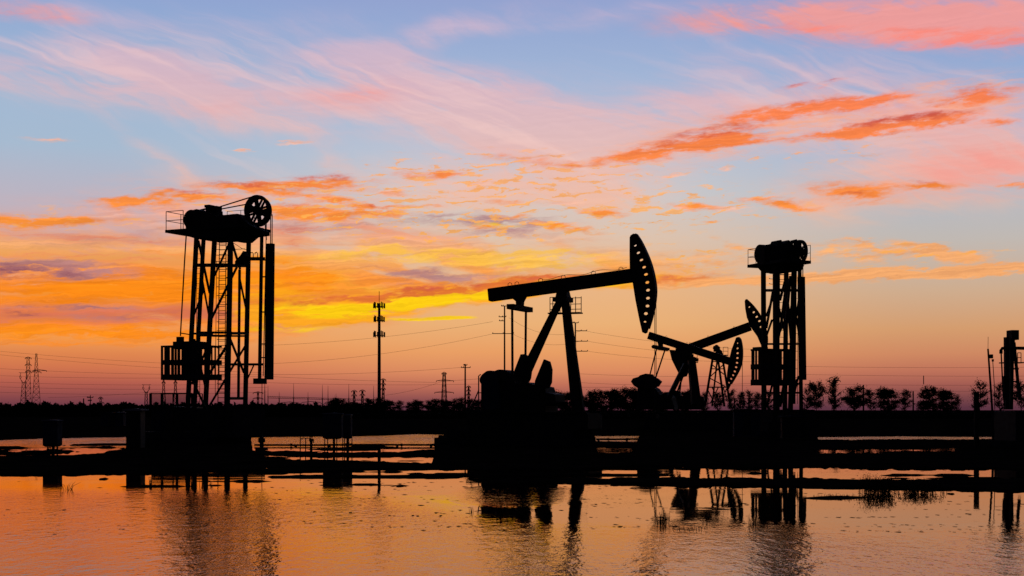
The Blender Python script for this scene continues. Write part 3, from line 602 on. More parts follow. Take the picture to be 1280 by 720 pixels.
# ---- beam-balanced pair behind
def small_jack(f, label, spec):
    t = root_of(f, 'pumpjack', label, 'pumpjack', 'pumpjacks')
    zb = spec['skid_top']
    b = MB(); x0, x1 = spec['skid']; y_ = 1.0
    b.bx(f.p(x0, 510).x-.4, f.p(x1, 510).x+.4, -1.5, 1.5, -.1, .5)
    b.build('foundation', M['concrete'], t, bevel=.03)
    b = MB()
    for y in (-1, 1): b.hbeam((f.p(x0, 510).x, y, (.5+zb)/2), (f.p(x1, 510).x, y, (.5+zb)/2), .24, zb-.5)
    for k in range(8):
        xx = f.p(x0, 510).x*(1-k/7)+f.p(x1, 510).x*k/7; b.bx(xx-.06, xx+.06, -.98, .98, .52, zb-.05)
    b.build('skid', M['steel'], t)
    (xa, ya), (xb_, yb_) = spec['beam']; pl = f.p(xa, ya); pr = f.p(xb_, yb_)
    b = MB(); b.bar(pl, pr, .34, f.m(spec['bt']))
    d = (pr-pl).normalized(); n = Vector((-d.z, 0, d.x))
    for k in (.1, .3, .5, .7, .9):
        q = pl+(pr-pl)*k
        for s_ in (-1, 1): b.bar(q+Vector((0, s_*.16, 0))-n*f.m(spec['bt']*.45), q+Vector((0, s_*.16, 0))+n*f.m(spec['bt']*.45), .04, .05)
    wb = b.build('walking_beam', M['paint'], t, bevel=.01)
    for k in (.2, .45, .8): q = pl+(pr-pl)*k+n*f.m(spec['bt']*.5); b = MB(); b.tube([q-d*.08, q+n*.11, q+d*.08], .014, 5); b.build('lifting_lug', M['steel'], wb)
    hp = plate_with_holes('horsehead', f.poly(spec['head']), [hole(f, x, y, r*.95, r*1.35, 8, tl) for x, y, r, tl in spec['holes']], -.05, .05, M['paint'], t)
    ap = f.poly(spec['arc']); b = MB()
    for i in range(len(ap)-1): b.bar((ap[i][0], 0, ap[i][1]), (ap[i+1][0], 0, ap[i+1][1]), .05, .36, up=(0, 1, 0))
    b.build('head_rim', M['paint'], hp)
    pv = f.p(*spec['pivot'])
    b = MB(); b.bx(pv.x-.25, pv.x+.25, -.4, .4, pv.z-.5, pv.z-.1); b.cyl((pv.x, -.45, pv.z-.1), (pv.x, .45, pv.z-.1), .16); b.build('saddle_bearing', M['steel'], t)
    for a, c, la, lb, w in spec['legs']:
        b = MB(); b.bar(f.p(*a, la), f.p(*c, lb), f.m(w), f.m(w)); b.build('leg', M['paint'], t)
    if spec.get('braces'):
        for a, c, la, lb, w in spec['braces']: b = MB(); b.bar(f.p(*a, la), f.p(*c, lb), f.m(w), f.m(w)); b.build('cross_brace', M['steel'], t)
    for a, c, la, w in spec.get('pitmans', []):
        b = MB(); b.bar(f.p(*a, la), f.p(*c, la), f.m(w), f.m(w)); b.build('pitman_arm', M['steel'], t)
    for nm, poly, y0, y1, mt in spec['bodies']:
        b = MB(); b.prism(f.poly(poly, (y0+y1)/2), y0, y1); b.build(nm, M[mt], t, bevel=.02)
    if spec.get('cable'):
        x, y = spec['cable']; q = f.p(x, y); b = MB(); b.tube([(q.x, 0, q.z), (q.x, 0, .8)], .022, 6); b.bx(q.x-.1, q.x+.1, -.25, .25, .9, 1.1); b.build('bridle_cable', M['wire'], t)
    if spec.get('rails'):
        b = MB()
        for x0, x1, y0, y1 in spec['rails']:
            for xx in (x0, x1): b.tube([f.p(xx, y1, .8), f.p(xx, y0, .8)], .02, 6)
            for yy in (y0, (y0+y1)/2, y1): b.tube([f.p(x0, yy, .8), f.p(x1, yy, .8)], .02, 6)
            b.bar(f.p(x0, y1, .7), f.p(x1, y1, .7), .5, .06)
        b.build('service_platform', M['steel'], t)
    return t
fB = Frame(861, 104, 24)
arcB = smoothcurve([(923.5, 421.5), (926, 425), (927.8, 436), (927.6, 449), (925, 460), (920, 470), (914, 480)], 4)
small_jack(fB, 'pumpjack with its beam sloping down to the right and its head hanging low', dict(
    skid=(812, 932), skid_top=1.5, beam=((811, 419.3), (915, 452.5)), bt=9.6, pivot=(861, 441),
    head=[(920, 422.5), (921.5, 421.3)] + arcB + [(911, 486.5), (908.8, 484), (908.5, 478), (909, 466), (911, 452), (914.5, 437), (918, 428)], arc=arcB,
    holes=[(922, 429, .75, 80), (921.9, 435.5, 1.1, 10), (922, 441.5, 1.2, 8), (921.8, 447.5, 1.2, 0), (921.3, 453.5, 1.2, -8), (920.2, 459, 1.2, -15), (918.5, 464.3, 1.2, -22), (916.5, 469, 1.1, -28), (914, 473.5, 1.1, -35), (911.3, 478.3, .9, -40)],
    legs=[((857, 455), (836, 497), -.2, -.9, 5.5), ((859, 455), (846, 492), .2, .9, 1.6), ((864, 447), (868.5, 506), -.2, -.9, 8), ((866, 447), (874, 506), .2, .9, 4.5)],
    braces=[((852, 470), (849.5, 492), -.5, -.5, 1.6), ((869, 452), (865.5, 490), -.5, -.4, 1.4), ((860, 448), (872, 450), -.2, .5, 4)],
    pitmans=[((820.5, 437), (812, 470), -.9, 1.3), ((831, 438), (819, 474), .9, 1.5)],
    bodies=[('equalizer_bar', [(819, 433.5), (821, 431.5), (832.5, 434.5), (832, 437.5), (829, 438.5), (820, 436)], -.95, .95, 'steel'), ('tail_bearing', [(821.5, 424), (828, 426), (828, 433), (824, 433)], -.2, .2, 'steel'),
            ('crank', [(789.5, 477), (792, 473), (799, 471), (801, 469), (808, 467), (816, 468), (817, 471), (822, 473), (827, 477), (823, 483), (812, 486), (798, 485), (793, 482)], -1.1, -.7, 'paint'),
            ('counterweight', [(794, 476), (800, 472), (805, 476), (804, 482), (797, 482)], -1.25, -1.12, 'steel'),
            ('gearbox', [(797, 512), (800, 484), (812, 480), (822, 486), (828, 494), (836, 490), (842, 497), (846, 512)], -.5, .6, 'paint')],
    cable=(927.9, 442), rails=[(864, 871.5, 441, 453)]))
fC = Frame(896, 118, 12)
arcC = smoothcurve([(933.5, 374), (940, 380), (946, 387), (951, 394.5), (955.5, 404), (958.5, 414), (959.8, 424), (959, 434)], 4)
small_jack(fC, 'small pumpjack with its beam raised to the right on a lattice post', dict(
    skid=(838, 925), skid_top=1.5, beam=((846, 441), (938, 407.8)), bt=11, pivot=(896, 432),
    head=[(930.8, 376.5), (931.8, 374.3)] + arcC + [(957, 440), (954.5, 441), (951, 431), (946.5, 420.5), (939, 410), (933.5, 397), (931.5, 386)], arc=arcC,
    holes=[(936.7, 383.8, .8, 45), (942.2, 390.3, 1.15, 40), (945.9, 396, 1.2, 32), (949.3, 401.3, 1.2, 25), (951.3, 408.6, 1.2, 12), (953.5, 415.5, 1.2, 5), (954.5, 422.5, 1.2, 0)],
    legs=[((892, 441), (881, 508), -.35, -.9, 2.8), ((897.5, 441), (890, 508), .35, .9, 2.0), ((896.5, 441), (905.5, 508), -.35, -.9, 2.6), ((902, 441), (913, 508), .35, .9, 2.6)],
    braces=[((890, 452), (904, 452), -.4, .4, 1.2), ((888, 461), (906, 461), -.5, .5, 1.2), ((884.5, 484), (909, 484), -.7, .7, 1.5), ((889, 455), (905, 468), -.5, .6, 1.0), ((887.5, 471), (904, 456), -.5, .6, 1.0), ((886, 472), (906.5, 483), -.6, .7, 1.0),
            ((890, 484), (898, 500), -.7, .6, 1.0), ((898, 484), (888, 504), -.7, .7, 1.0), ((904, 484), (909, 500), .5, .7, 1.0), ((884, 486), (895, 508), -.8, .6, 1.0), ((900, 508), (908, 486), -.6, .7, 1.0), ((883, 495), (911, 495), -.8, .8, 1.0), ((882, 506), (912, 494), -.8, .8, .9), ((893, 434), (901, 441), -.4, .4, 4), ((898, 440), (894, 446), -.4, .4, 4)],
    pitmans=[((868, 462), (864, 498), .8, 1.3)],
    bodies=[('counterweight', [(837.5, 437.5), (860, 439), (861, 452), (860.5, 464), (858, 470), (853.5, 471.5), (850, 469), (846, 461), (840.5, 450)], -.6, .6, 'paint'),
            ('gearbox', [(834, 512), (836, 496), (842, 494), (845, 488), (850, 489), (852, 495), (864, 494), (880, 496), (882, 512)], -.6, .6, 'paint')],
    cable=(928.3, 449) and None, rails=[(904, 910, 434, 444)]))
# polished rod line hanging from the low head
# (belongs to the first of the pair)

# ------------------------------------------------------------------ tower pumping units
def spoked_wheel(mb, c, r, w, spokes=8, rim=.12, hub=.28):
    mb.ring(c, r-rim, r, -w/2, w/2, 44); mb.ring(c, .04, hub, -w*.8, w*.8, 20)
    for k in range(spokes):
        a = 2*math.pi*k/spokes+.2
        p = Vector((c[0]+math.cos(a)*hub*.8, c[1], c[2]+math.sin(a)*hub*.8)); q = Vector((c[0]+math.cos(a)*(r-rim*.5), c[1], c[2]+math.sin(a)*(r-rim*.5)))
        mb.bar(p, q, .10, w*.5, up=(0, 1, 0), w2=.09)
f = Frame(277, 70, 27)
t = root_of(f, 'tower_pump', 'tall lattice tower pumping unit on the left with spoked wheels on top', 'pumping tower', 'tower pumping units')
W1 = .98
# foundation
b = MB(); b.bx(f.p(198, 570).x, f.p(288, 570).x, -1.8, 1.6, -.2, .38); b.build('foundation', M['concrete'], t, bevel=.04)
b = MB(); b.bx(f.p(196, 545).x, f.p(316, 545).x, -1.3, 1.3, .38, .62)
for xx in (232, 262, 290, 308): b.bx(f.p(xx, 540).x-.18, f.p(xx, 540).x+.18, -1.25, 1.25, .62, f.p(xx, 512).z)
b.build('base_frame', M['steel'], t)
legs = [((245.6, 297), (234.5, 513), -W1, 5.2), ((268.3, 297), (256.5, 513), W1, 5.6), ((288.3, 297), (284, 513), -W1, 5.8), ((311, 297), (306.5, 513), W1, 5.2), ((254.5, 298), (243, 513), -.2, 4.6)]
for a, c, la, w in legs:
    b = MB(); b.bar(f.p(*a, la), f.p(*c, la), f.m(w)*.85, f.m(w)*.80); b.build('leg', M['paint'], t)
b = MB(); b.bar(f.p(299.5, 337, .6), f.p(298, 499, .6), .10, .10)
for y in (331.5, 415.5, 419.5): b.bar(f.p(242 if y < 400 else 247, y, -W1), f.p(289, y, -W1), .14, f.m(4.2 if y < 400 else 2.3)); b.bar(f.p(266, y+.5, W1), f.p(310 if y < 400 else 306, y+.5, W1), .14, f.m(4 if y < 400 else 2.2))
for y in (332, 417): b.bar(f.p(243, y, -W1), f.p(265, y, W1), .12, f.m(2.6)); b.bar(f.p(287, y, -W1), f.p(309, y, W1), .12, f.m(2.6))
b.bar(f.p(284, 498, -W1), f.p(303, 498, .8), .12, f.m(3.5)); b.build('horizontal_brace', M['steel'], t)
b = MB()
for x0, y0, x1, y1, la, lb, w in ((288, 301, 268, 345, -W1, .9, 2.2), (248, 301, 262, 366, -.9, .9, 2.6), (296, 334, 262, 403, .6, -.5, 3.2), (299, 345, 308, 388, .6, .9, 2.4), (255, 362, 240, 400, .6, -.9, 2.0), (251, 340, 263, 404, -.2, .9, 2.0), (290, 303, 300, 336, -.9, .6, 2.6),
    (286, 428, 260, 470, -.9, .9, 2.6), (287, 422, 305, 466, -.9, .9, 2.4), (308, 430, 262, 507, .9, -.3, 3.2), (317, 457, 306, 481, .5, .9, 1.4), (263, 424, 240, 480, .9, -.9, 2.0), (243, 424, 258, 490, -.9, .9, 2.2), (238, 470, 258, 512, -.9, .9, 2.2)):
    b.bar(f.p(x0, y0, la), f.p(x1, y1, lb), f.m(w), f.m(w)*.8)
b.build('diagonal_brace', M['steel'], t)
# ladder with cage hoops
b = MB(); ladder(b, f.p(276.5, 508, 1.3), f.p(278.5, 296, 1.3), (1, 0, 0), f.m(9.5)/math.cos(R(27)), .215, .024)
ladder(b, f.p(247, 508, -.2), f.p(249, 305, -.2), (1, 0, 0), .25, .24, .014)
for y in (304, 311, 318, 326)+tuple(range(336, 500, 11)):
    c = f.p(277, y, 1.3); k = 12 if y < 330 else 7.5
    b.tube([c+Vector((math.cos(a)*f.m(k), math.sin(a)*.35, 0)) for a in np.linspace(0, math.pi, 10)], .017, 5)

for x in (270, 284.5): b.tube([f.p(x+.8, 326, 1.35), f.p(x-1, 498, 1.35)], .016, 5)
b.tube([f.p(291, 303, 1.4), f.p(303, 311, 1.4), f.p(313, 313, .9)], .014, 5); b.tube([f.p(291, 312, 1.4), f.p(306, 311, .9)], .014, 5); b.build('ladder', M['steel'], t)
# platform
zt = f.p(270, 291).z
b = MB(); xl = f.p(225.5, 290, 0).x; xr = f.p(320.5, 291, 0).x
b.bx(xl, xr, -1.15, 1.15, zt, zt+.14)
b.prism([(xl+.5, zt), (xr-.5, zt), (xr-1.1, zt-.38), (xl+1.8, zt-.38)], -.95, .95)
b.build('platform', M['steel'], t, bevel=.01)
b = MB(); ztop = zt+.14
A = [Vector((xl+.03, y, ztop)) for y in (-1.1, 0, 1.1)]; A2 = [Vector((xl+d_, 1.1, ztop)) for d_ in (.9, 1.8)]
rail(b, [Vector((xl+1.1, -1.1, ztop))]+A+A2, f.m(23), .020)
b.build('guard_rail', M['steel'], t); b = MB(); rail(b, [Vector((f.p(x, 290, 1.1).x, 1.1, ztop)) for x in (284, 301, 318)], f.m(27), .016); b.build('guard_rail', M['steel'], t)
# winding machinery
c = f.p(244, 275, -.1)
b = MB(); b.cyl((c.x, -.35, c.z), (c.x, .35, c.z), f.m(10.5), 32); b.ring((c.x, -.4, c.z), f.m(6), f.m(12), -.03, .03); b.ring((c.x, .4, c.z), f.m(6), f.m(12), -.03, .03); b.bx(c.x-.35, c.x+.8, -.4, .4, ztop, c.z); b.build('drum', M['paint'], t)
b = MB(); b.prism(f.poly([(250, 290), (251, 264), (255, 263), (270, 268), (277, 270), (279, 272), (302, 269), (306, 276), (308, 290)]), -.6, .6); b.build('gearbox', M['paint'], t, bevel=.03)
b = MB()
for (x0, x1, y0, y1) in ((260.5, 264, 257, 270), (266, 274, 258.5, 264), (267, 271, 262, 272), (259, 265, 256.8, 259.5), (272, 275, 264, 275)): 
    p0 = f.p(x0, y0, 0); p1 = f.p(x1, y1, 0); b.bx(p0.x, p1.x, -.22, .22, p1.z, p0.z)
b.bar(f.p(250, 263), f.p(262, 260), .08, .08); b.build('brake_lever', M['steel'], t)
b = MB(); b.prism(f.poly([(283, 270), (302, 268), (314, 280), (332, 289), (332, 294), (318, 296), (310, 303), (300, 303), (290, 296)]), -.35, .35); b.build('wheel_bracket', M['steel'], t, bevel=.02)
for cc, la in ((( 321.0, 262.4), -.32), ((324.0, 264.8), .42)):
    c = f.p(*cc, la); b = MB(); spoked_wheel(b, (c.x, la, c.z), f.m(18.3), .14, 8, .11, .2); b.build('spoked_wheel', M['paint'], t)
b = MB(); c = f.p(322.5, 263.5); b.cyl((c.x, -.6, c.z), (c.x, .7, c.z), .12); b.build('axle', M['steel'], t)
for y, p0 in ((-.32, (315, 246)), (.42, (310, 255))):
    b = MB(); b.bar(f.p(*p0, y), f.p(262, 262.5 if y < 0 else 264, y), .05, .05); b.build('drive_belt', M['belt'], t)
for x in (338.3, 340.2): b = MB(); b.bar(f.p(x, 268, .42), f.p(x-.1, 305, .42), .03, .04); b.build('load_belt', M['belt'], t)
b = MB(); a_ = f.p(337.8, 304.5, .42); e_ = f.p(336.2, 474.5, .42); b.bar(a_, e_, f.m(8.6)/math.cos(R(27)), .26, up=(0, 1, 0)); 
b.build('weight_box', M['paint'], t, bevel=.02)
b = MB(); b.bar(f.p(327.3, 285, .3), f.p(324.4, 476, .3), .13, .12); b.bar(f.p(331.5, 280, .3), f.p(333, 300, .3), .04, .04); b.bar(f.p(333, 280, .3), f.p(329, 470, .3), .03, .03)
for y in (325, 346, 390, 430, 447): b.bar(f.p(325.5, y, .3), f.p(333, y, .42), .06, .06)
b.bx(f.p(319.5, 476, .3).x, f.p(330.5, 476, .3).x, .1, .5, f.p(325, 480, .3).z, f.p(325, 473, .3).z); b.build('guide_rail', M['steel'], t)
b = MB(); b.bar(f.p(308, 323.5, .6), f.p(330, 323.5, .35), .14, f.m(4.2)); b.build('support_arm', M['steel'], t); b = MB(); b.bar(f.p(288, 455.5, .4), f.p(328, 455.5, .4), .1, f.m(3)); b.build('support_arm', M['steel'], t); b = MB(); b.prism(f.poly([(296, 327), (303, 319), (306, 314), (309, 320), (308, 330), (296, 331)], .5), .35, .65)
b.build('arm_bracket', M['steel'], t)
for x in (314, 319.5): b = MB(); b.tube([f.p(x+2.5, 323, .4), f.p(x+2.6, 317, .4), f.p(x+1.2, 315.2, .4), f.p(x-.6, 316, .4), f.p(x-.8, 318, .4)], .022, 6); b.build('hook', M['steel'], t)
# hanging line, hook and cage
b = MB(); b.tube([f.p(233.2, 287, -.5), f.p(230.5, 330, -.5), f.p(225.5, 420, -.6)], .035, 6); b.tube([f.p(226.5, 416.5, -.6), f.p(236, 418, -.7)], .03, 6); b.bx(f.p(222, 422, -.6).x, f.p(228.5, 422, -.6).x, -.7, -.5, f.p(225, 428, -.6).z, f.p(225, 421, -.6).z); b.build('hoist_cable', M['wire'], t)
def slat_cage(f, t, x0, x1, ytop, ybot, lat0, lat1, nsl=11, dens=.5):
    zt_, zb_, = f.p(x0, ytop, lat0).z, f.p(x0, ybot, lat0).z; xa = f.p(x0, ytop, lat0).x; xb = f.p(x1, ytop, lat0).x
    H = zt_-zb_; b = MB()
    for y in (lat0, lat1):
        for k0, k1 in ((0, .16), (.44, .58), (.95, 1)): b.bx(xa, xb, y-.04, y+.04, zb_+H*k0, zb_+H*k1)
    for x in (xa, xb):
        for k0, k1 in ((0, .16), (.44, .58), (.95, 1)): b.bx(x-.04, x+.04, lat0, lat1, zb_+H*k0, zb_+H*k1)
    b.bx(xa, xb, lat0, lat1, zb_+.02, zb_+.07)
    for k in (.25, .5, .75): b.bx(xa-.03, xa+.03, lat0+(lat1-lat0)*k-.05, lat0+(lat1-lat0)*k+.05, zb_, zt_)
    cg = b.build('cage', M['steel'], t)
    w = (xb-xa)/nsl
    b = MB()
    for k in range(nsl+1): b.bx(xa+w*k-w*dens/2, xa+w*k+w*dens/2, lat0-.03, lat0+.03, zb_, zt_)
    b.build('slats', M['rust'], cg); b = MB()
    for k in range(nsl): b.bx(xa+w*k+w*.1, xa+w*k+w*(.1+dens*.55), lat1-.03, lat1+.03, zb_, zt_)
    b.build('slats', M['rust'], cg)
    return cg
slat_cage(f, t, 202.5, 250, 432, 475, -W1-.35, W1*.3, 11, .5)
b = MB(); q = f.p(216, 427, -W1-.3); q1 = f.p(242, 433, -W1-.3); b.bx(q.x, q1.x, -W1-.3, -.2, q1.z-.1, q.z); b.build('hanger_bar', M['steel'], t)

# ---- right tower
f = Frame(978, 86, -24)
t = root_of(f, 'tower_pump', 'more distant tower pumping unit right of the pumpjacks, its wheels seen edge on', 'pumping tower', 'tower pumping units')
b = MB(); b.bx(f.p(930, 570).x, f.p(998, 570).x, -2.0, 2.2, -.2, .45); b.build('foundation', M['concrete'], t, bevel=.04)
b = MB(); b.bx(f.p(945, 545).x, f.p(1008, 545).x, -1.3, 1.3, .45, 1.0)
for xx in (954, 970, 986, 1001): b.bx(f.p(xx, 540).x-.16, f.p(xx, 540).x+.16, -1.2, 1.2, 1.0, f.p(xx, 512).z)
b.build('base_frame', M['steel'], t)
for a, c, la, w in [((954.2, 332), (955, 515), .9, 5.6), ((970, 332), (970.5, 515), -.9, 7.2), ((983, 332), (981, 515), .9, 5.2), ((992.5, 332), (988, 515), -.3, 5.5), ((999.5, 332), (1001.5, 515), -.9, 4.2)]:
    b = MB(); b.bar(f.p(*a, la), f.p(*c, la), f.m(w)*.85, f.m(w)*.80); b.build('leg', M['paint'], t)
for y in (363, 430, 491): b = MB(); b.bar(f.p(955, y, .8), f.p(972, y, -.8), .14, f.m(3.4 if y < 400 else 2.4)); b.bar(f.p(968, y, -.9), f.p(1000, y, -.9), .14, f.m(3.4 if y < 400 else 2.4)); b.build('horizontal_brace', M['steel'], t)
b = MB()
for x0, y0, x1, y1, la, lb, w in ((966, 365, 958, 410, -.6, .6, 2.6), (983, 345, 975, 375, .8, -.4, 2.8), (983, 350, 974, 420, .6, -.8, 2.2), (958, 395, 966, 372, .8, -.5, 2.2), (965, 400, 958, 420, -.7, .7, 2.2), (979, 405, 970, 425, .4, -.8, 2.6), (988, 345, 983, 400, -.3, .6, 3), (994, 360, 986, 400, -.6, 0, 2.4), (985, 380, 990, 440, .7, -.4, 3),
    (986, 450, 975, 508, .5, -.8, 3.4), (998, 470, 990, 505, -.8, 0, 2), (996, 474, 987, 500, -.8, .2, 1.6), (965, 482, 958, 508, -.6, .8, 2.2), (972, 490, 984, 512, -.9, .6, 2), (985, 492, 1000, 478, .5, -.9, 1.8), (994, 338, 992, 505, 0, 0, 3.4), (969, 366, 984, 428, -.9, .9, 2.4), (984, 366, 972, 428, .9, -.9, 2.4), (990, 365, 1000, 425, -.3, -.9, 2.2), (1000, 366, 990, 428, -.9, -.3, 2.2)):
    b.bar(f.p(x0, y0, la), f.p(x1, y1, lb), f.m(w), f.m(w)*.8)
b.build('diagonal_brace', M['steel'], t)
b = MB(); ladder(b, f.p(976.5, 508, 1.2), f.p(977.5, 335, 1.2), (1, 0, 0), f.m(6.5), .42, .022); ladder(b, f.p(995.5, 505, -.7), f.p(996, 340, -.7), (1, 0, 0), f.m(3.5), .5, .018)
for y in (342, 348.5, 355, 362):
    c = f.p(977, y, 1.2); b.tube([c+Vector((math.cos(a)*f.m(18), math.sin(a)*.4, 0)) for a in np.linspace(.0, math.pi, 12)], .016, 5)
b.build('ladder', M['steel'], t)
zt = f.p(975, 333).z; xl = f.p(951.5, 330, 0).x; xr = f.p(988, 330, 0).x
b = MB(); b.bx(xl, xr, -2.1, 1.5, zt, zt+.18); b.prism([(xl+.3, zt), (xr+.1, zt), (xr-.1, zt-.35), (xl+.7, zt-.35)], -1.3, .9); b.build('platform', M['steel'], t, bevel=.01)
b = MB(); ztop = zt+.18; h = f.m(19)
rail(b, [Vector((x, 1.46, ztop)) for x in (xl+1.2, xl+.6, xl+.03)]+[Vector((xl+.03, y, ztop)) for y in (.3, -.9, -2.06)]+[Vector((x, -2.06, ztop)) for x in (xl+.7,)], h, .02); b.build('guard_rail', M['steel'], t); b = MB()
rail(b, [Vector((xr-.8, 1.46, ztop)), Vector((xr-.03, 1.46, ztop)), Vector((xr-.03, .3, ztop)), Vector((xr-.03, -.9, ztop)), Vector((xr-.03, -2.06, ztop))], h, .02); b.build('guard_rail', M['steel'], t)
b = MB(); b.prism(f.poly([(951, 332), (951.5, 310), (954, 306.5), (961, 306), (966, 308.5), (968, 304), (969, 301), (972.5, 300.5), (973.5, 305), (978, 304), (980, 301), (982, 300.8), (984, 304), (986, 309), (989, 311), (990, 332)]), -.4, .45); b.build('gearbox', M['paint'], t, bevel=.04)
b = MB(); c = f.p(956.5, 317); b.cyl((f.p(951.5, 317).x, .2, c.z), (f.p(962, 317).x, .2, c.z), f.m(11.5), 28); b.build('drum', M['paint'], t)
for x, y, r, la in ((993.2, 313, 13, -.6), (999.6, 315, 15, -.9)):
    c = f.p(x, y, la); b = MB(); spoked_wheel(b, (0, 0, 0), f.m(r), .17, 8, .15, .3); b.v = [(c.x+v[1], c.y+v[0], c.z+v[2]) for v in b.v]; b.build('spoked_wheel', M['paint'], t)
b = MB(); c = f.p(996, 314, -.75); b.cyl((c.x-.5, c.y, c.z), (c.x+.5, c.y, c.z), .12); b.prism(f.poly([(986, 332), (988, 318), (996, 322), (1002, 331)], -.75), -1.0, -.4); b.build('wheel_bracket', M['steel'], t)
for x in (1001.0, 1003.6): b = MB(); b.bar(f.p(x, 318, -1.3), f.p(x, 347, -1.3), .03, .06); b.build('load_belt', M['belt'], t)
b = MB(); b.bar(f.p(1001.5, 346, -1.3), f.p(1003.3, 475, -1.3), f.m(8.2), .26, up=(0, 1, 0)); b.build('weight_box', M['paint'], t, bevel=.02)
b = MB(); b.bar(f.p(960, 306.5), f.p(971, 301.5), .05, .05); b.build('drive_belt', M['belt'], t); b = MB(); b.bar(f.p(985, 302), f.p(996, 299.5, -.6), .05, .05); b.build('drive_belt', M['belt'], t)
slat_cage(f, t, 952, 990, 435.5, 481.5, -1.35, -.25, 8, .58)
b = MB(); q = f.p(949, 433.5, -1.2); q1 = f.p(960, 437, -1.2); b.bx(q.x, q1.x, -1.2, -.5, q1.z, q.z); b.build('hanger_bar', M['steel'], t)

# ---- end-on unit at the right edge
f = Frame(1264, 62, -8)
t = root_of(f, 'pumpjack', 'pumping unit cut off by the right edge, with a square box on top', 'pumpjack')
b = MB(); b.bx(f.p(1256, 560).x, f.p(1340, 560).x, -1.6, 1.6, -.2, .35); b.build('foundation', M['concrete'], t, bevel=.03)
b = MB(); b.bx(f.p(1256, 540).x, f.p(1335, 540).x, -1.0, 1.0, .35, f.p(1250, 514).z); b.build('skid', M['steel'], t, bevel=.02)
b = MB(); b.bx(f.p(1262, 419).x, f.p(1271.2, 419).x, -.2, .3, f.p(1266, 425).z, f.p(1266, 412.8).z); b.build('head_box', M['paint'], t, bevel=.015)
for a, c, la, w in [((1258, 421.5), (1258.5, 512), -.3, 5), ((1265, 424), (1263.5, 512), .1, 4.2), ((1267.5, 428), (1274.5, 500), .5, 3.0), ((1264.5, 424), (1264.5, 452), -.1, 6)]:
    b = MB(); b.bar(f.p(*a, la), f.p(*c, la), f.m(w), f.m(w)); b.build('leg', M['paint'], t)
for y in (461, 477, 491): b = MB(); b.bar(f.p(1263, y, .1), f.p(1273, y, .5), .06, f.m(2)); b.build('cross_brace', M['steel'], t)
b = MB(); b.bar(f.p(1255.8, 470, -.3), f.p(1256.5, 500, -.3), .14, .14); b.build('cross_brace', M['steel'], t)
b = MB(); b.tube([f.p(1251.2, 442, -.4), f.p(1251.3, 438, -.4), f.p(1253, 435.5, -.4), f.p(1256, 435, -.4), f.p(1300, 435.6, -.4), f.p(1330, 436, -.4)], f.m(2.1), 10); b.build('pipe_arm', M['steel'], t)
b = MB(); b.tube([f.p(1251.4, 440, -.4), f.p(1252.6, 465, -.4), f.p(1254, 495, -.4), f.p(1256, 508, -.4)], .035, 6); b.build('hoist_cable', M['wire'], t)
b = MB(); b.bar(f.p(1252, 453.5, .6), f.p(1276.8, 453.5, .6), .5, .05)
for x in (1272, 1276.3): b.tube([f.p(x, 453, .7), f.p(x, 441, .7)], .018, 6)
for y in (441, 447): b.tube([f.p(1272, y, .7), f.p(1276.3, y, .7)], .018, 6)
b.build('service_platform', M['steel'], t)
# ------------------------------------------------------------------ masts, poles, pylons
def at(px, Y, z=None):
    x = (px-640)/F*Y
    return Vector((x, Y, gz(x, Y) if z is None else z))
def zof(py, Y): return CAM+(HY-py)/F*Y
# telecom mast
Y = 330; o = at(474, Y); m1 = Y/F
t = thing('telecom_mast', 'tall slim telecom mast with three rings of antennas', 'mast', o)
def zl(py): return zof(py, Y)-o.z
b = MB(); b.tube([(0, 0, 0), (0, 0, zl(432)), (0, 0, zl(379))], 2.3*m1, 12, 1.5*m1); b.tube([(0, 0, zl(379)), (0, 0, zl(364))], .35*m1, 6); b.build('pole', M['galv_steel'], t)
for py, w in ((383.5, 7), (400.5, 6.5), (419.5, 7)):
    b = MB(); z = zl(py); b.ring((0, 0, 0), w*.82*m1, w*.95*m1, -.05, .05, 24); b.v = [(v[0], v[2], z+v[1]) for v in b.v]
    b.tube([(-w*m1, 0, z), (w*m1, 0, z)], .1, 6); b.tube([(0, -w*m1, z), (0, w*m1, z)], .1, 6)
    ring = b.build('antenna_platform', M['galv_steel'], t)
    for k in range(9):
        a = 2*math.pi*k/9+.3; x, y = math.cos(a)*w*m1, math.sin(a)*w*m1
        b = MB(); b.bar((x, y, z-.35), (x, y, z+(1.1 if k % 2 else .8)), .24, .14); b.build('antenna', M['galv_steel'], ring)
# wooden and concrete poles
def pole(px, ytop, Y, w, arms, label, group='utility poles', cat='utility pole', name='utility_pole', lean=0, base=None):
    o = at(px, Y); t = thing(name, label, cat, o, 0, group); k = Y/F
    b = MB(); h = zof(ytop, Y)-o.z; b.tube([(lean*k, 0, -.3), (0, 0, h)], w*.62*k, 8, w*.42*k); b.build('pole', M['wood'], t)
    for py, l, r in arms:
        z = zof(py, Y)-o.z; b = MB(); b.bar((l*k, 0, z), (r*k, 0, z), max(.9*k, .06), max(.9*k, .06)); am = b.build('crossarm', M['wood'], t)
        for xx in (l, (l+r)/2 if abs(l+r) > 2 else l*.5, r):
            b = MB(); b.tube([(xx*k, 0, z), (xx*k+.5*k, 0, z+1.6*k)], .7*k, 6, .3*k); b.build('insulator', M['steel'], am)
    return t
pole(630.7, 383, 190, 2.0, [(382.5, -4, 3), (396, -7, 1.5), (401, -6.5, 0), (417, -15, 11)], 'tall utility pole just left of the central pumpjack beam, with uneven crossarms')
pole(719.2, 403, 190, 2.0, [(403.5, -3, 3.5), (413.5, 0, 14), (426.5, 0, 15), (439, 0, 15)], 'utility pole behind the central pumpjack legs with arms only on its right')
pole(581.5, 455, 230, 2.1, [(459.5, -5, 6), (456.5, -2, 2)], 'plain utility pole with one short crossarm left of the central gearbox')
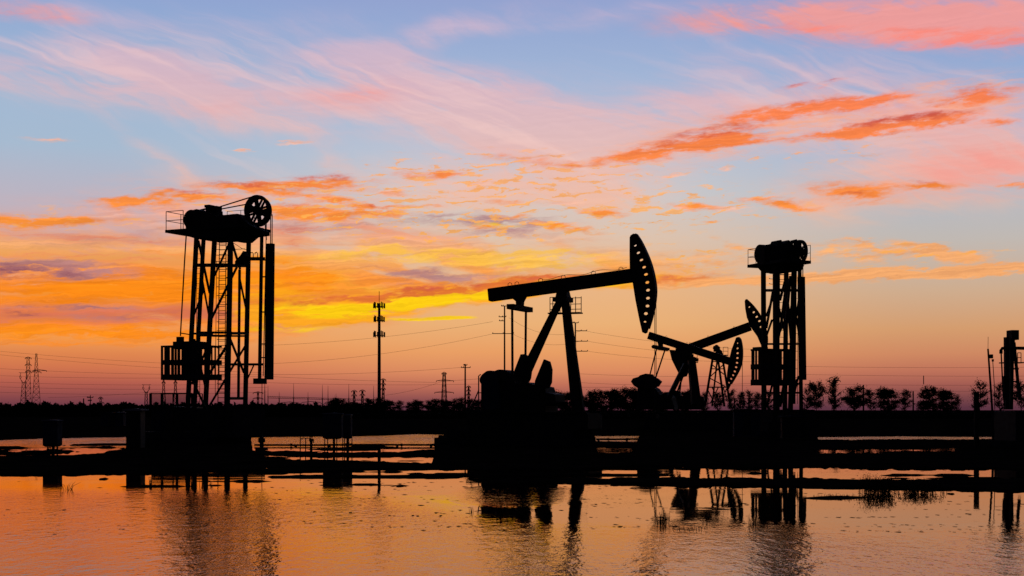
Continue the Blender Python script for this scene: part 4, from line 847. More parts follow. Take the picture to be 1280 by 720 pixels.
pole(1079.3, 481, 150, 2.0, [], 'bare post between the trees, the taller of two such posts', 'posts among the trees', 'post', 'post')
pole(1141.5, 489, 150, 1.9, [], 'bare post between the trees, the shorter of two such posts', 'posts among the trees', 'post', 'post')
pole(104.5, 498, 260, 1.8, [], 'short bare pole on the left skyline')
pole(60, 502, 260, 1.3, [(504, -2.5, 2.5)], 'tiny utility pole beside the two big pylons')
pole(113, 494, 230, 1.2, [(497, -4, 3), (501, -3, 1)], 'short pole with a bulky fitting at its top on the left skyline')
pole(20, 505, 260, 1.2, [(506.5, -1.5, 1.5)], 'smallest utility pole, at the far left of the skyline')
# lamp mast at the right edge
Y = 66; o = at(1241.5, Y); k = Y/F; t = thing('lamp_post', 'leaning lamp post with a whip aerial beside the pumping unit at the right edge', 'lamp post', o)
def q_(px, py): return Vector(((px-1241.5)*k, 0, zof(py, Y)-o.z))
b = MB(); b.tube([q_(1241.5, 552), q_(1240.5, 515), q_(1235, 436)], 1.8*k, 8, 1.15*k); b.build('pole', M['steel'], t)
b = MB(); b.tube([q_(1235, 437), q_(1235.2, 421)], .28*k, 5); b.build('aerial', M['wire'], t)
b = MB(); b.bar(q_(1235.5, 445), q_(1239, 444), .06, .06); b.box(q_(1239, 445.5), (3.4*k, .18, 5*k)); b.box(q_(1241, 450.5), (1.8*k, .12, 3*k)); b.build('lamp_head', M['steel'], t)
b = MB(); b.tube([q_(1241, 452), q_(1242.8, 480), q_(1243.5, 512)], .5*k, 6); b.build('stay_pipe', M['steel'], t)
Y = 60; o = at(1220.5, Y); t = thing('marker_post', 'thick square post in front of the bare tree near the right edge', 'post', o); k = Y/F
b = MB(); b.bx(-2.6*k, 2.6*k, -.1, .1, -.3, zof(491, Y)-o.z); b.build('post', M['wood'], t, bevel=.01); b = MB(); b.bx(-3.2*k, 3.2*k, -.12, .12, zof(491, Y)-o.z, zof(489.8, Y)-o.z); b.build('cap', M['wood'], t)

def pylon(px, ytop, ybase, Y, wt, wb, arms, label, head=None, n=9, th=.5, group='lattice pylons'):
    """square lattice mast; widths in photo pixels"""
    o = at(px, Y); t = thing('pylon', label, 'pylon', o, R(18), group); k = Y/F; H = zof(ytop, Y)-o.z; w_ = th*k
    def wd(s): return (wb+(wt-wb)*min(1, s**.85))*k/2
    b = MB()
    lv = [1-(1-i/n)**1.0 for i in range(n+1)]
    for sx in (-1, 1):
        for sy in (-1, 1):
            for i in range(n): b.bar((sx*wd(lv[i]), sy*wd(lv[i]), H*lv[i]), (sx*wd(lv[i+1]), sy*wd(lv[i+1]), H*lv[i+1]), w_, w_)
    b.build('leg', M['galv_steel'], t) if False else None
    tw = b.build('lattice_leg', M['galv_steel'], t); b = MB()
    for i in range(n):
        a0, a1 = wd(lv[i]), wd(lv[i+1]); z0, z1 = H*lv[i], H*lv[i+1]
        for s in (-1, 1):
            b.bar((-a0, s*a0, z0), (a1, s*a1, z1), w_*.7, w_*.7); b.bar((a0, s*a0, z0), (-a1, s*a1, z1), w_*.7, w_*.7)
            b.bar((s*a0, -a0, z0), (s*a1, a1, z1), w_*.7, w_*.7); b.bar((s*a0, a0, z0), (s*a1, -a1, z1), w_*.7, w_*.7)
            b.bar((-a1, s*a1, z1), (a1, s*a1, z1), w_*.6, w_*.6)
    b.build('bracing', M['galv_steel'], t)
    for py, l, r in arms:
        z = zof(py, Y)-o.z; b = MB(); s = 1.6*k
        for e in (l, r):
            b.bar((0, 0, z+s), (e*k, 0, z), w_, w_); b.bar((0, 0, z-.2*s), (e*k, 0, z), w_, w_)
            for j in (.3, .6): b.bar((e*k*j, 0, z+s*(1-j)), (e*k*j, 0, z), w_*.6, w_*.6)
        am = b.build('crossarm', M['galv_steel'], t)
        for e in (l, r):
            b = MB(); b.tube([(e*k, 0, z), (e*k*1.02, 0, z-1.6*k)], .45*k, 5); b.build('insulator', M['steel'], am)
    if head:
        b = MB(); w, h0, h1 = head; z0 = zof(h0, Y)-o.z; z1 = zof(h1, Y)-o.z
        for s in (-1, 1):
            b.bar((0, 0, z0), (s*w*k, 0, (z0+z1)/2), w_*1.4, w_); b.bar((s*w*.35*k, 0, z0), (s*w*1.05*k, 0, (z0+z1)/2+.2*(z1-z0)), w_, w_); b.bar((s*w*k, 0, (z0+z1)/2), (s*w*.75*k, 0, z1), w_, w_)
            b.bar((s*w*.75*k, 0, z1), (s*w*1.2*k, 0, z1+.5*k), w_, w_); b.bar((s*w*.5*k, 0, (z0+z1)/2), (s*w*.9*k, 0, z1-.2*(z1-z0)), w_, w_)
        b.bar((-w*.75*k, 0, z1), (w*.75*k, 0, z1), w_, w_); b.build('window_head', M['galv_steel'], t)
    return t
pylon(45.4, 442, 512, 420, 1.6, 12, [(465, -5.5, 5.5), (463, -4, 12)], 'tallest lattice pylon at the far left, with a pointed top', n=11)
pylon(35.2, 447, 512, 460, 3.0, 9, [(447.5, -3.5, 3.5), (456, -3.5, 3.5), (464, -3, 3)], 'flat-topped lattice pylon between its neighbours at the far left', n=11)
pylon(29.5, 478, 512, 430, 3.4, 10, [], 'lattice pylon with a wide forked head, leftmost in the photo', head=(4.6, 479, 466), n=7)
pylon(182.8, 490, 512, 520, 2.6, 5.5, [], 'small lattice pylon with a wineglass head left of the left tower', head=(4.4, 491, 481), n=6)
pylon(204.5, 474, 512, 480, 1.4, 7, [(478, -2, 2)], 'lattice pylon behind the cage of the left tower, the left one of two', n=8)
pylon(219.3, 474, 512, 480, 1.4, 7, [(478, -2, 2)], 'lattice pylon behind the cage of the left tower, the right one of two', n=8)
pylon(125.8, 496, 512, 520, 1.5, 5, [(497.5, -2.6, 2.6), (503.5, -4, 4)], 'tiny squat lattice pylon on the left skyline', n=4)
pylon(555.2, 466, 512, 380, 2.8, 7.5, [(466.5, -3, 3), (476, -10, 12), (490.5, -12, 12)], 'lattice pylon with two wide crossarms left of the central pumpjack', n=8)
pylon(585.8, 483, 512, 520, 1.2, 3.4, [(483.5, -2.5, 2.5), (488, -2.5, 2.5), (493, -2.5, 2.5)], 'small thin pylon beside the plain utility pole', n=6)
pylon(479, 474, 512, 520, 1.5, 4.0, [(474.5, -3.2, 3.2), (480, -3, 3), (486, -2.8, 2.8)], 'pylon just right of the telecom mast', n=8)
pylon(442.7, 488.5, 512, 560, 1.6, 3.6, [(489, -3.4, 3.4), (494, -3, 3)], 'left one of two twin pylons left of the telecom mast', n=5)
pylon(453, 488, 512, 560, 1.6, 3.6, [(488.5, -3.4, 3.4), (493.5, -3, 3)], 'right one of two twin pylons left of the telecom mast', n=5)
pylon(1042.5, 476, 512, 300, 2.6, 4.2, [(472.5, -6.5, 6.5), (476, -9, 9)], 'pylon rising out of the trees right of the right tower', n=6)
pylon(322.5, 490, 512, 420, 1.6, 3.0, [(491, -6, 6), (498, -6, 6)], 'small pylon with a flat wide top beside the left tower', n=5)
# lightning masts of the substation
for i, (px, yt) in enumerate(((331, 462), (349, 490), (367, 479), (385, 490), (403, 481), (410, 482), (420, 492), (436, 480), (467, 482), (335, 482))):
    Y = 360; o = at(px, Y); k = Y/F
    b = MB(); b.tube([(0, 0, 0), (0, 0, (zof(yt, Y)-o.z)*.55)], .75*k, 6, .5*k); b.tube([(0, 0, (zof(yt, Y)-o.z)*.55), (0, 0, zof(yt, Y)-o.z)], .4*k, 6, .15*k)
    m_ = b.build('lightning_mast', M['galv_steel']); m_.location = o
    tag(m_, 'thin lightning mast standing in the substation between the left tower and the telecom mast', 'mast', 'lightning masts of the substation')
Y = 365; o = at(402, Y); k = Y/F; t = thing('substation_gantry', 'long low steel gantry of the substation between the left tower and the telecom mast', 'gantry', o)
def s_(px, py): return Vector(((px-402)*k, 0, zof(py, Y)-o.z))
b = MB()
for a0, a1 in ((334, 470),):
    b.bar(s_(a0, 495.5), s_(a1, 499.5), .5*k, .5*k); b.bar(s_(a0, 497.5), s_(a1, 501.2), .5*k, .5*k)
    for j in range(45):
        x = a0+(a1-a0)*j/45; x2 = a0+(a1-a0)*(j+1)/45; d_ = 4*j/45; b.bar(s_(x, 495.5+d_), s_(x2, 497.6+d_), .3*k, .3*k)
b.build('truss_beam', M['galv_steel'], t)
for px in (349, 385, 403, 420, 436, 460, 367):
    b = MB(); b.bar(s_(px, 512), s_(px, 497.5), 1.1*k, .9*k); b.build('column', M['galv_steel'], t)
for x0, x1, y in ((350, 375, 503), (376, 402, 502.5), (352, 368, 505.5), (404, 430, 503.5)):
    b = MB(); b.tube([s_(x0-2, y+4), s_(x0+2, y+.5), s_((x0+x1)/2, y-.7), s_(x1-2, y+.5), s_(x1+2, y+4)], .35*k, 5); b.build('busbar', M['galv_steel'], t)

# power lines
def line(x0, y0, Y0, x1, y1, Y1, sag, label, r=.030, grp='overhead power lines'):
    a = world(x0, y0, Y0); c = world(x1, y1, Y1); b = MB(); n = 28; s = sag/F*(Y0+Y1)/2
    b.tube([a+(c-a)*(i/n)-Vector((0, 0, 4*s*(i/n)*(1-i/n))) for i in range(n+1)], r*.7, 4)
    tag(b.build('power_line', M['wire']), label, 'power line', grp)
LL = 'thin power line crossing the sky behind the left tower'
for (y0, y1) in ((433, 455), (437, 462), (457, 464), (467, 466), (475, 475), (481, 480), (488, 486)):
    line(-60, y0, 330, 334, y1+4, 330, 4, LL)
line(60, 497, 400, 230, 486, 400, 2, 'faint power line climbing to the right over the left skyline', .03)
LM = 'thin power line running between the left tower and the central pumpjack'
for x0, y0, x1, y1, sg in ((326, 432, 616, 402, 5), (326, 455, 617, 417, 7), (326, 468, 580, 459, 3), (326, 470, 545, 478, 1), (326, 478, 600, 480, 2), (482, 494, 552, 477, 2), (545, 476, 640, 468, 2)):
    line(x0, y0, 240, x1, y1, 240, sg, LM, .024)
LR = 'thin power line hung between the central pumpjack and the right edge'
for x0, y0, x1, y1, sg in ((733, 414, 950, 437, 4), (734, 426.5, 950, 446, 4), (734, 439, 950, 452, 4), (640, 417, 726, 426, 9), (636, 397, 728, 413, 12), (1000, 458, 1300, 459, 1), (1000, 468, 1300, 470, 1), (1000, 480, 1300, 481, 1), (1000, 486.5, 1300, 489, 1), (720, 467, 940, 470, 2), (720, 478, 940, 482, 2), (722, 484, 960, 478, 2)):
    line(x0, y0, 230, x1, y1, 230, sg, LR, .022)
b = MB(); p0 = world(1154.5, 469.5, 231); p1 = world(1154.5, 480.5, 231); b.tube([p0, p1], .07, 6); tag(b.build('line_spacer', M['wire']), 'short vertical spacer hanging between two power lines on the right', 'spacer')

# ------------------------------------------------------------------ sheds, cabinets, pipes
def shed(px0, px1, ytop, Y, depth, label, m, roofm, name='shed', cat='shed', over=.12, door=True, zbase=None):
    x0, x1 = (px0-640)/F*Y, (px1-640)/F*Y; o = Vector(((x0+x1)/2, Y, gz((x0+x1)/2, Y) if zbase is None else zbase)); w = (x1-x0)/2; h = zof(ytop, Y)-o.z
    t = thing(name, label, cat, o); b = MB(); b.bx(-w+over, w-over, 0, depth, -.1, h-.1)
    for i in range(int(w*2/.35)): b.bx(-w+over+.1+i*.35, -w+over+.16+i*.35, -.025, 0, .05, h-.15)
    b.build('wall', M[m], t); b = MB(); b.prism([(-w, h-.1), (w, h-.1), (w, h-.04), (0, h), (-w, h-.04)], -.12, depth+.12); b.build('roof', M[roofm], t)
    if door:
        b = MB(); b.bx(-w*.25, w*.25, -.05, -.03, .02, min(h*.8, 2)); d = b.build('door', M['steel'], t); b = MB(); b.bx(w*.15, w*.2, -.09, -.05, min(h*.4, 1), min(h*.4, 1)+.12); b.build('handle', M['steel'], d)
    return t
shed(124, 156, 515, 120, 3, 'long low blue-grey container on the bank left of the pale-roofed hut', 'bluemetal', 'bluemetal', 'container', 'container')
shed(154, 179, 510.5, 61, .8, 'small dark hut with a pale flat roof left of the left tower', 'steel', 'whitemetal')
t = shed(186, 242, 508, 72, 2.5, 'wide dark equipment hut with a railing on its roof beside the left tower', 'bluemetal', 'steel', 'equipment_hut')
zt_ = zof(508, 72)-t.location.z; w = 28/F*72; b = MB(); h = zof(491.5, 72)-zof(508, 72)
pts = [Vector((x*w, .05, zt_)) for x in (-.93, -.42, .25, .93)]
rail(b, pts, h, .03, (.06,)); rail(b, [Vector((x*w, 2.4, zt_)) for x in (-.93, -.42, .25, .93)], h, .03, (.06,))
for p in pts: b.box(p+Vector((0, 0, h/2)), (.13, .08, h))
gr_ = b.build('roof_railing', M['steel'], t); b = MB()
for i in range(64):
    x = (-.93+1.86*i/63)*w; b.bar((x, .05, zt_), (x, .05, zt_+h), .012, .012)
b.build('mesh_infill', M['wire'], gr_)
shed(915, 953, 511, 78, .5, 'dark blue-grey cabinet hut at the foot of the right tower', 'bluemetal', 'steel', 'equipment_hut', zbase=.35)
shed(975, 1010, 519, 76, .5, 'low dark cabinet with a flat top in front of the right tower', 'steel', 'bluemetal', 'cabinet', 'cabinet', zbase=.3)
o = world(940, 492, 92)
t = thing('walkway_railing', 'low metal railing beside the foot of the right tower', 'railing', at(938, 92)); b = MB(); k = 92/F
hh = zof(498, 92)-t.location.z
rail(b, [Vector(((x-938)*k, 0, hh-1.1)) for x in (918, 924, 930, 936, 944, 952, 960)], 1.1, .03, (.5,))
for x in (918, 936, 960): b.tube([((x-938)*k, 0, -.3), ((x-938)*k, 0, hh)], .05, 6)
b.bx(-20*k, 22*k, -.3, .3, hh-1.16, hh-1.1); b.build('railing', M['bluemetal'], t)

def leg_tank(px0, px1, ytop, ybot, yfoot, Y, label, nleg, roofm='whitemetal'):
    x0, x1 = (px0-640)/F*Y, (px1-640)/F*Y; cx = (x0+x1)/2; g_ = -.15; w = (x1-x0)/2; o = Vector((cx, Y, g_)); t = thing('cabinet', label, 'cabinet', o)
    zt, zb = zof(ytop, Y)-g_, zof(ybot, Y)-g_
    b = MB(); b.bx(-w+.02, w-.02, -.3, .3, zb, zt); b.bx(-w*.9, w*.9, -.32, -.3, zb+.05, zt-.1); b.build('box', M['bluemetal'], t, bevel=.01)
    b = MB(); b.prism([(-w-.02, zt), (w+.02, zt), (w+.02, zt+.03), (0, zt+.05), (-w-.02, zt+.03)], -.34, .34); b.build('roof', M[roofm], t)
    b = MB(); b.prism([(-w+.02, zb), (w-.02, zb), (w*.6, zb-.06), (-w*.6, zb-.06)], -.28, .28); b.build('hopper', M['steel'], t)
    for i in range(nleg):
        b = MB(); xx = -w+.03+(2*w-.06)*i/(nleg-1); b.bar((xx, -.25 if i % 2 else .25, -.3), (xx, -.25 if i % 2 else .25, zb), .035, .035); b.build('leg', M['steel'], t)
    b = MB(); b.bar((w*.1, 0, -.3), (w*.1, 0, zb), .09, .09); b.bar((-w, .25, zb*.62), (w, .25, zb*.62), .025, .025); b.build('conduit', M['steel'], t)
    return t
leg_tank(55.8, 75.5, 526, 556.5, 572, 55, 'pale-topped metal cabinet on thin legs standing in the water at the left', 4)
leg_tank(404, 428.5, 517.5, 547, 566, 58, 'wider of two metal cabinets on thin legs right of the left tower', 5)
leg_tank(428.8, 440, 519, 546.5, 566, 59.5, 'narrower of two metal cabinets on thin legs right of the left tower', 3)
def pipe(x0, x1, py, Y, r, label, posts):
    a, c = world(x0, py, Y), world(x1, py, Y); t = thing('pipeline', label, 'pipe', (a.x, a.y, 0)); b = MB(); L_ = c.x-a.x
    b.tube([(0, 0, a.z), (L_*.3, 0, a.z-.01), (L_*.6, 0, a.z+.01), (L_, 0, a.z)], r, 8); b.build('pipe', M['rust'], t)
    for k in np.linspace(.04, .96, posts): b = MB(); b.bx(L_*k-.05, L_*k+.05, -.12, .12, -.3, a.z-r+.01); b.build('support', M['concrete'], t)
    for k in np.linspace(.2, .8, 3): b = MB(); b.cyl((L_*k-.04, 0, a.z), (L_*k+.04, 0, a.z), r*1.6, 12); b.build('flange', M['rust'], t)
pipe(318, 548, 556.2, 66, .045, 'thin rusty pipe over the water between the left tower and central pumpjack', 6)
pipe(-40, 165, 560.6, 64, .04, 'thin rusty pipe over the water left of the left tower', 5)
pipe(745, 822, 549.0, 78, .05, 'short pipe over the water right of the central pumpjack', 3)
pipe(1010, 1320, 551.5, 76, .06, 'long pipe over the water right of the right tower', 7)
# valve post and fence posts in the water
Y = 58; o = at(389, Y, -.2); k = Y/F; t = thing('wellhead_valve', 'wellhead valve on a thick upright pipe in the water right of the left tower', 'valve', o)
def v_(px, py): return Vector(((px-389)*k, 0, zof(py, Y)-o.z))
b = MB(); b.tube([v_(389, 572), v_(389, 550)], 1.7*k, 10); b.tube([v_(376, 549), v_(379, 547.5), v_(389, 548), v_(390, 552)], .55*k, 8); b.build('pipe', M['steel'], t)
b = MB(); b.cyl(v_(386.5, 550), v_(391.5, 550), 1.8*k); b.cyl(v_(391.5, 551.5), v_(392.2, 551.5), 2.6*k); b.cyl(v_(389, 547), v_(389, 546), 2.2*k); b.build('valve', M['rust'], t)
Y = 62; o = at(327, Y, -.2); k = Y/F; t = thing('wellhead', 'squat wellhead with stacked flanges under the hanging weight of the left tower', 'wellhead', o)
def v_(px, py): return Vector(((px-328.5)*k, 0, zof(py, Y)-o.z))
b = MB(); b.cyl(v_(328.5, 575), v_(328.5, 545), 2.6*k, 16); b.cyl(v_(328.5, 553), v_(328.5, 547.5), 4.4*k, 16); b.cyl(v_(328.5, 566), v_(328.5, 559.5), 8*k, 20); b.build('casing', M['rust'], t)
b = MB(); b.tube([v_(328.5, 548), v_(328.8, 520), v_(329, 478)], .45*k, 6); b.build('polished_rod', M['steel'], t)
for px, yt, Y in ((375.3, 546, 50), (382, 548, 60)):
    o = at(px, Y, -.3); b = MB(); k = Y/F; b.tube([(0, 0, 0), (0, 0, zof(yt, Y)+.3)], .7*k, 6, .6*k); s = b.build('stake', M['wood']); s.location = o
    tag(s, 'thin wooden stake standing in the water by the wellhead valve, the %s one' % ('nearer' if Y < 55 else 'farther'), 'stake', 'stakes in the water')

# ------------------------------------------------------------------ vegetation
def limb_paths(h, spread, seed, n=9, low=.28, lean=.05):
    r = random.Random(seed); out = []; trunk = [Vector((0, 0, 0))]; dx, dy = r.uniform(-lean, lean), r.uniform(-lean, lean)
    for i in range(1, 8): trunk.append(Vector((dx*i/7+r.uniform(-.012, .012), dy*i/7+r.uniform(-.012, .012), .9*i/7))*h)
    out.append((trunk, .013*h, .003*h)); cz = (low+1)/2; hz = (1-low)/2
    for i in range(n):
        z = cz+hz*r.uniform(-.92, .95); w = spread*math.sqrt(max(.05, 1-((z-cz)/hz)**2))*r.uniform(.25, 1.0)*(1.15 if z < cz else .95); a = r.uniform(0, 6.28)
        tip = Vector((math.cos(a)*w+dx*z, math.sin(a)*w+dy*z, z))*h; bz = max(.24, z-w*r.uniform(.25, .8))*h
        base = Vector((dx*bz, dy*bz, bz)); mid = base.lerp(tip, .5)+Vector((r.uniform(-.02, .02), r.uniform(-.02, .02), -.015))*h
        out.append(([base, mid, tip], .0055*h, .0016*h))
        for j in range(2):
            s0 = base.lerp(tip, r.uniform(.4, .9)); a2 = a+r.uniform(-1.3, 1.3); l2 = r.uniform(.05, .12)*h
            out.append(([s0, s0+Vector((math.cos(a2)*l2, math.sin(a2)*l2, l2*r.uniform(.2, 1.2)))], .003*h, .001*h))
    return out
def leaf_quads(c, leaf, r):
    n = len(c); u = r.normal(0, 1, (n, 3)); u /= np.linalg.norm(u, axis=1)[:, None]; w = np.cross(u, r.normal(0, 1, (n, 3))); w /= np.linalg.norm(w, axis=1)[:, None]+1e-6
    s = leaf*r.uniform(.6, 1.4, (n, 1)); return np.stack([c-u*s, c+w*s*.5, c+u*s, c-w*s*.5], 1).reshape(-1, 3)
def quad_mesh(name, V, m):
    n = len(V)//4; me = bpy.data.meshes.new(name); me.vertices.add(n*4); me.vertices.foreach_set('co', V.astype(np.float32).ravel()); me.loops.add(n*4); me.polygons.add(n)
    me.loops.foreach_set('vertex_index', np.arange(n*4, dtype=np.int32)); me.polygons.foreach_set('loop_start', np.arange(0, n*4, 4, dtype=np.int32)); me.polygons.foreach_set('loop_total', np.full(n, 4, np.int32))
    me.update(); me.validate(); me.materials.append(m); o = bpy.data.objects.new(name, me); COL.objects.link(o); return o
def tree_mesh(h, spread, seed, dens, leaf, n=9, low=.28, bare=.3):
    P_ = limb_paths(h, spread, seed, n, low); b = MB()
    for pts, r0, r1 in P_: b.tube(pts, max(r0, .012), 5, max(r1, .008))
    r = np.random.default_rng(seed); C = []
    for p in P_[1:]:
        if r.random() < bare: continue
        for tp in (p[0][-1], p[0][-1].lerp(p[0][0], .25)):
            m_ = int(dens*r.uniform(.3, 1.5)); cr = h*.042*r.uniform(.6, 1.5)
            C.append(r.normal(0, 1, (m_, 3))*cr*np.array([1.15, 1.15, .8])+np.array(tp))
    return b, leaf_quads(np.concatenate(C), leaf, r)
def make_tree(kind, h, spread, seed, dens, leaf, **k):
    b, V = tree_mesh(h, spread, seed, dens, leaf, **k)
    t = thing('tree', 'tree', 'tree'); b.build('trunk', M['bark'], t)
    quad_mesh('crown', V, M['leaf']).parent = t
    return t
def copy_tree(t):
    c = t.copy(); COL.objects.link(c)
    for ch in t.children: d = ch.copy(); COL.objects.link(d); d.parent = c
    return c
protos = [make_tree('a', 1, .30, 11, 36, .019, n=26, low=.36, bare=.1), make_tree('b', 1, .34, 12, 40, .019, n=34, low=.34, bare=.08), make_tree('c', 1, .26, 13, 26, .018, n=22, low=.35, bare=.15), make_tree('d', 1, .30, 14, 12, .016, n=34, low=.3, bare=.2),
          make_tree('e', 1, .42, 15, 40, .019, n=40, low=.32, bare=.08), make_tree('f', 1, .36, 16, 38, .019, n=34, low=.3, bare=.12)]
used = set()
def tree(px, ytop, Y, kind, sx, label, group='trees along the horizon'):
    t = protos[kind] if kind not in used else copy_tree(protos[kind]); used.add(kind)
    o = at(px, Y); h = (zof(ytop, Y)-o.z)*.95; t.location = o; t.scale = (h*sx, h*sx, h); t.rotation_euler = (0, 0, random.uniform(0, 6)); tag(t, label, 'tree', group)
for a in ((1020.5, 477, 170, 0, .85, 'tree right of the right tower with two crowded limbs'), (1043, 472, 175, 3, .85, 'sparse tree in front of the pylon, right of the right tower'), (1067, 482, 170, 1, 1.1, 'round leafy tree left of the taller bare post'),
          (1089, 487, 175, 2, 1.0, 'smallest tree in the right row, just right of the taller bare post'), (1111, 484.5, 165, 4, 1.15, 'wide bushy tree in the middle of the right row'), (1132, 487.5, 170, 2, .9, 'thin crowned tree just left of the shorter bare post'),
          (1163, 483.5, 165, 5, 1.25, 'larger tree of the touching pair right of the shorter bare post'), (1184, 486.5, 168, 4, 1.0, 'smaller tree of the touching pair right of the shorter bare post'), (1197, 494, 170, 3, .7, 'low twiggy tree at the right end of the touching pair'),
          (1224, 476.5, 165, 3, .95, 'broad leafless tree behind the square marker post'), (1250, 479, 170, 3, .7, 'narrow leafless tree between the lamp post and the right edge unit'), (1277, 476, 165, 2, .9, 'tree at the very right edge of the photo'),
          (1008, 485, 175, 3, .7, 'thin twiggy tree touching the right tower')): tree(*a)
for i, (px, yt, kd, sx) in enumerate(((736, 490, 1, .9), (748, 489, 5, 1.0), (761, 488, 4, 1.05), (775, 486, 1, 1.0), (788, 487, 5, 1.1), (800, 489, 4, 1.0), (690, 488, 5, .9), (702, 491, 1, .9), (712, 490, 4, .9), (812, 490, 1, 1.0), (827, 491, 5, 1.0), (856, 489, 4, .8), (846, 492, 1, .8), (880, 492, 3, .9), (897, 492, 2, .9))):
    tree(px, yt-1.5, 168+(i % 3)*4, kd, sx, 'bushy tree in the low thicket behind the central and right pumpjacks', 'thicket trees behind the pumpjacks')
for i, (px, yt, kd, sx) in enumerate(((915, 487, 3, .9), (925, 490, 2, .9), (936, 488, 3, .9), (947, 491, 2, .8), (960, 489, 3, .8))):
    tree(px, yt, 170+i, kd, sx, 'thin twiggy tree between the low hanging horsehead and the right tower', 'twiggy trees left of the right tower')
for i, (px, yt, kd, sx) in enumerate(((416, 499, 4, 1.3), (424, 497, 1, 1.3), (437, 502, 5, 1.4), (450, 503, 4, 1.4), (462, 498.5, 5, 1.3), (476, 497, 1, 1.4), (488, 500, 4, 1.3), (499, 501, 2, 1.2), (514, 503, 5, 1.3), (524, 500, 4, 1.2), (538, 499, 1, 1.3), (549, 499, 5, 1.3), (561, 500, 4, 1.4), (573, 497, 1, 1.3), (586, 499, 5, 1.3), (600, 500, 4, 1.2))):
    tree(px, yt, 215+(i % 4)*5, kd, sx, 'small bushy tree on the skyline near the telecom mast and the wide-armed pylon', 'small trees between the mast and the central pumpjack')
# low scrub along the skyline, one mass
def scrub(name, x0, x1, Y, k0, k1, n, label, leaf):
    r = np.random.default_rng(int(Y)); px = r.uniform(x0, x1, n); y_ = Y+r.uniform(-6, 6, n); x = (px-640)/F*y_; g_ = ground_z(x, y_)
    one = np.ones(n); hh = k0+k1*(fbm(px*.06, one*.5, 4, 8)-.3)+4.5*vnoise(px*.2, one*3, 4)**2+2.5*vnoise(px*.9, one*7, 4)
    z = g_+hh*y_/F*(r.random(n)**.6)*r.uniform(.6, 1.0, n)
    tag(quad_mesh(name, leaf_quads(np.stack([x, y_, z], 1), leaf, r), M['leaf']), label, 'scrub', kind='stuff')
scrub('scrub', -60, 480, 250, 12.5, 7, 40000, 'dark low scrub and far woodland along the left skyline', .30)
scrub('scrub', 440, 1340, 205, 4.0, 2.5, 34000, 'dark low scrub along the skyline on the right and in the middle', .24)

# reeds and tufts in the water
def tuft(px, py, wpx, hpx, n, label, name='reeds', lean=.25, leafy=False, cat='reeds', group=None):
    Y = FC/(py-HY); x = (px-640)/F*Y; k = Y/F; r = random.Random(int(px*7)); b = MB()
    for i in range(n):
        a = r.gauss(0, wpx*.28)*k; d_ = r.gauss(0, wpx*.2)*k*2; h = hpx*k*r.uniform(.35, 1); tx = a+r.gauss(0, lean)*h
        m_ = Vector(((a+tx)/2+r.gauss(0, .05)*h, d_, h*.55)); b.tube([(a, d_, -.05), m_, (tx, d_+r.gauss(0, lean)*h, h)], .35*k, 4, .12*k)
        if leafy:
            for j in range(40):
                q = Vector((a, d_, 0)).lerp(Vector((tx, d_, h)), r.uniform(.1, 1))+Vector((r.gauss(0, .14), r.gauss(0, .14), r.gauss(0, .1)))*h; u = Vector((r.gauss(0, 1), r.gauss(0, 1), r.gauss(0, 1))).normalized(); s = 1.0*k; w_ = u.orthogonal().normalized()
                b.add([q-u*s, q+w_*s*.4, q+u*s, q-w_*s*.4], [(0, 1, 2, 3)])
    o = b.build(name, M['reed']); o.location = (x, Y, 0); tag(o, label, cat, group); return o
tuft(86, 612, 15, 11, 12, 'sparse bent twigs sticking out of the water at the lower left', lean=.6)
tuft(590, 640, 5, 7, 7, 'tiny tuft of reeds in open water below the central pumpjack')
tuft(625, 643, 14, 22, 20, 'spiky reeds in the water under the gearbox of the central pumpjack', lean=.08)
tuft(829, 654, 14, 18, 26, 'dense spiky reeds in front of the muddy bar right of centre', lean=.12)
tuft(862, 661, 60, 4, 40, 'low flat mat of weeds in the water below the paired pumpjacks', lean=.5)
tuft(884, 652, 8, 16, 7, 'few thin reeds below the paired pumpjacks', lean=.1)
tuft(940, 655, 12, 18, 9, 'thin reeds below the right tower', lean=.1)
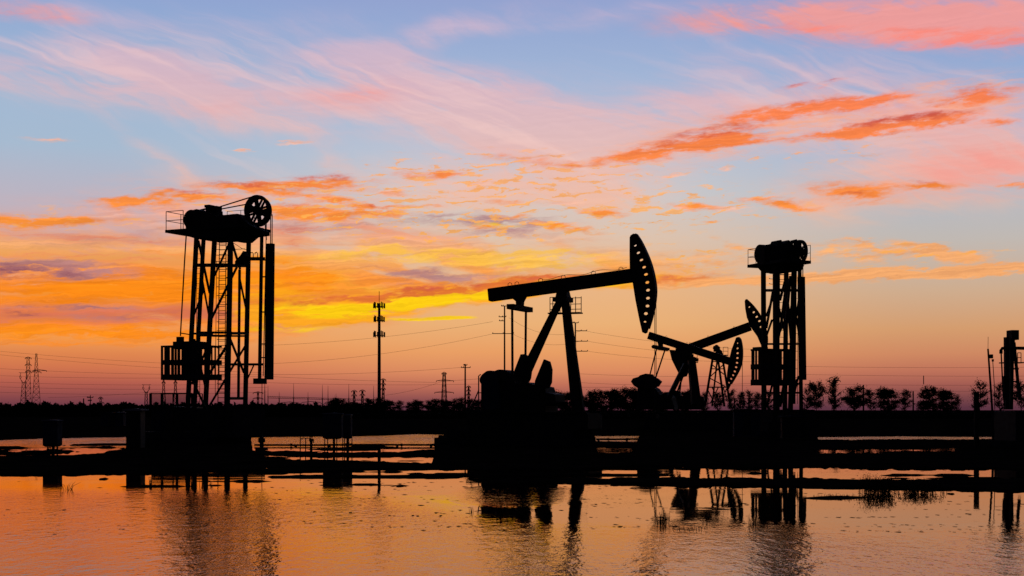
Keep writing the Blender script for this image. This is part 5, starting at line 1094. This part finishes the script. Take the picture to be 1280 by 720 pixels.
tuft(1096, 616, 34, 23, 90, 'larger leafy bush growing from the water at the right', 'bush', .25, True, 'bush')
tuft(1144, 615, 40, 17, 80, 'smaller leafy bush growing from the water at the right', 'bush', .3, True, 'bush')
tuft(1055, 622, 60, 3.5, 120, 'low weeds along the small mud patch at the right', lean=.5)
tuft(1180, 617, 5, 4, 6, 'tiny clump of weeds right of the two leafy bushes', lean=.4)
for px, py, s in ((130, 599, 5), (438, 641, 2.2), (522, 645, 1.8), (516, 644.5, 1.8), (551, 644.5, 1.8), (1189, 617.5, 4), (548, 565, 2)):
    Y = FC/(py-HY); k = Y/F; bm = bmesh.new(); bmesh.ops.create_icosphere(bm, subdivisions=3, radius=1)
    for v in bm.verts: v.co *= 1+.25*math.sin(v.co.x*5+px)*math.cos(v.co.y*4+py)
    me = bpy.data.meshes.new('clod'); bm.to_mesh(me); bm.free(); me.materials.append(M['mud']); o = bpy.data.objects.new('clod', me); COL.objects.link(o)
    o.location = ((px-640)*k, Y, 0); o.scale = (s*k, s*k*2, s*k*.35)
    tag(o, 'small lump of mud just breaking the surface of the open water', 'mud lump', 'lumps of mud in the open water')

# bits of weed and scum drifting in streaks on the calm water, beyond counting
r = np.random.default_rng(5); n = 9000
py = r.uniform(584, 668, n); px = r.uniform(-120, 1400, n); Yd = FC/(py-HY); Xd = (px-640)/F*Yd
keep = (fbm(Xd*.35, py*.6, 4, 91) > .60) & (mudmask(Xd, Yd) < 0) & (r.random(n) < np.interp(px, [0, 300, 420, 900, 1280], [.12, .3, .6, 1, .6]))
Xd, Yd = Xd[keep], Yd[keep]; n = len(Xd); sx = r.uniform(.012, .07, n)*Yd/30; sy = sx*r.uniform(.5, 1.6, n)
V = np.stack([np.stack([Xd+ox*sx*r.uniform(.7, 1.3, n), Yd+oy*sy*r.uniform(.7, 1.3, n), np.full(n, .004)], 1) for ox, oy in ((-1, .2), (.1, -1), (1, -.1), (-.2, 1))], 1).reshape(-1, 3)
tag(quad_mesh('floating_weed', V, M['mud']), 'scraps of weed and scum drifting on the calm water', 'weed', kind='stuff')
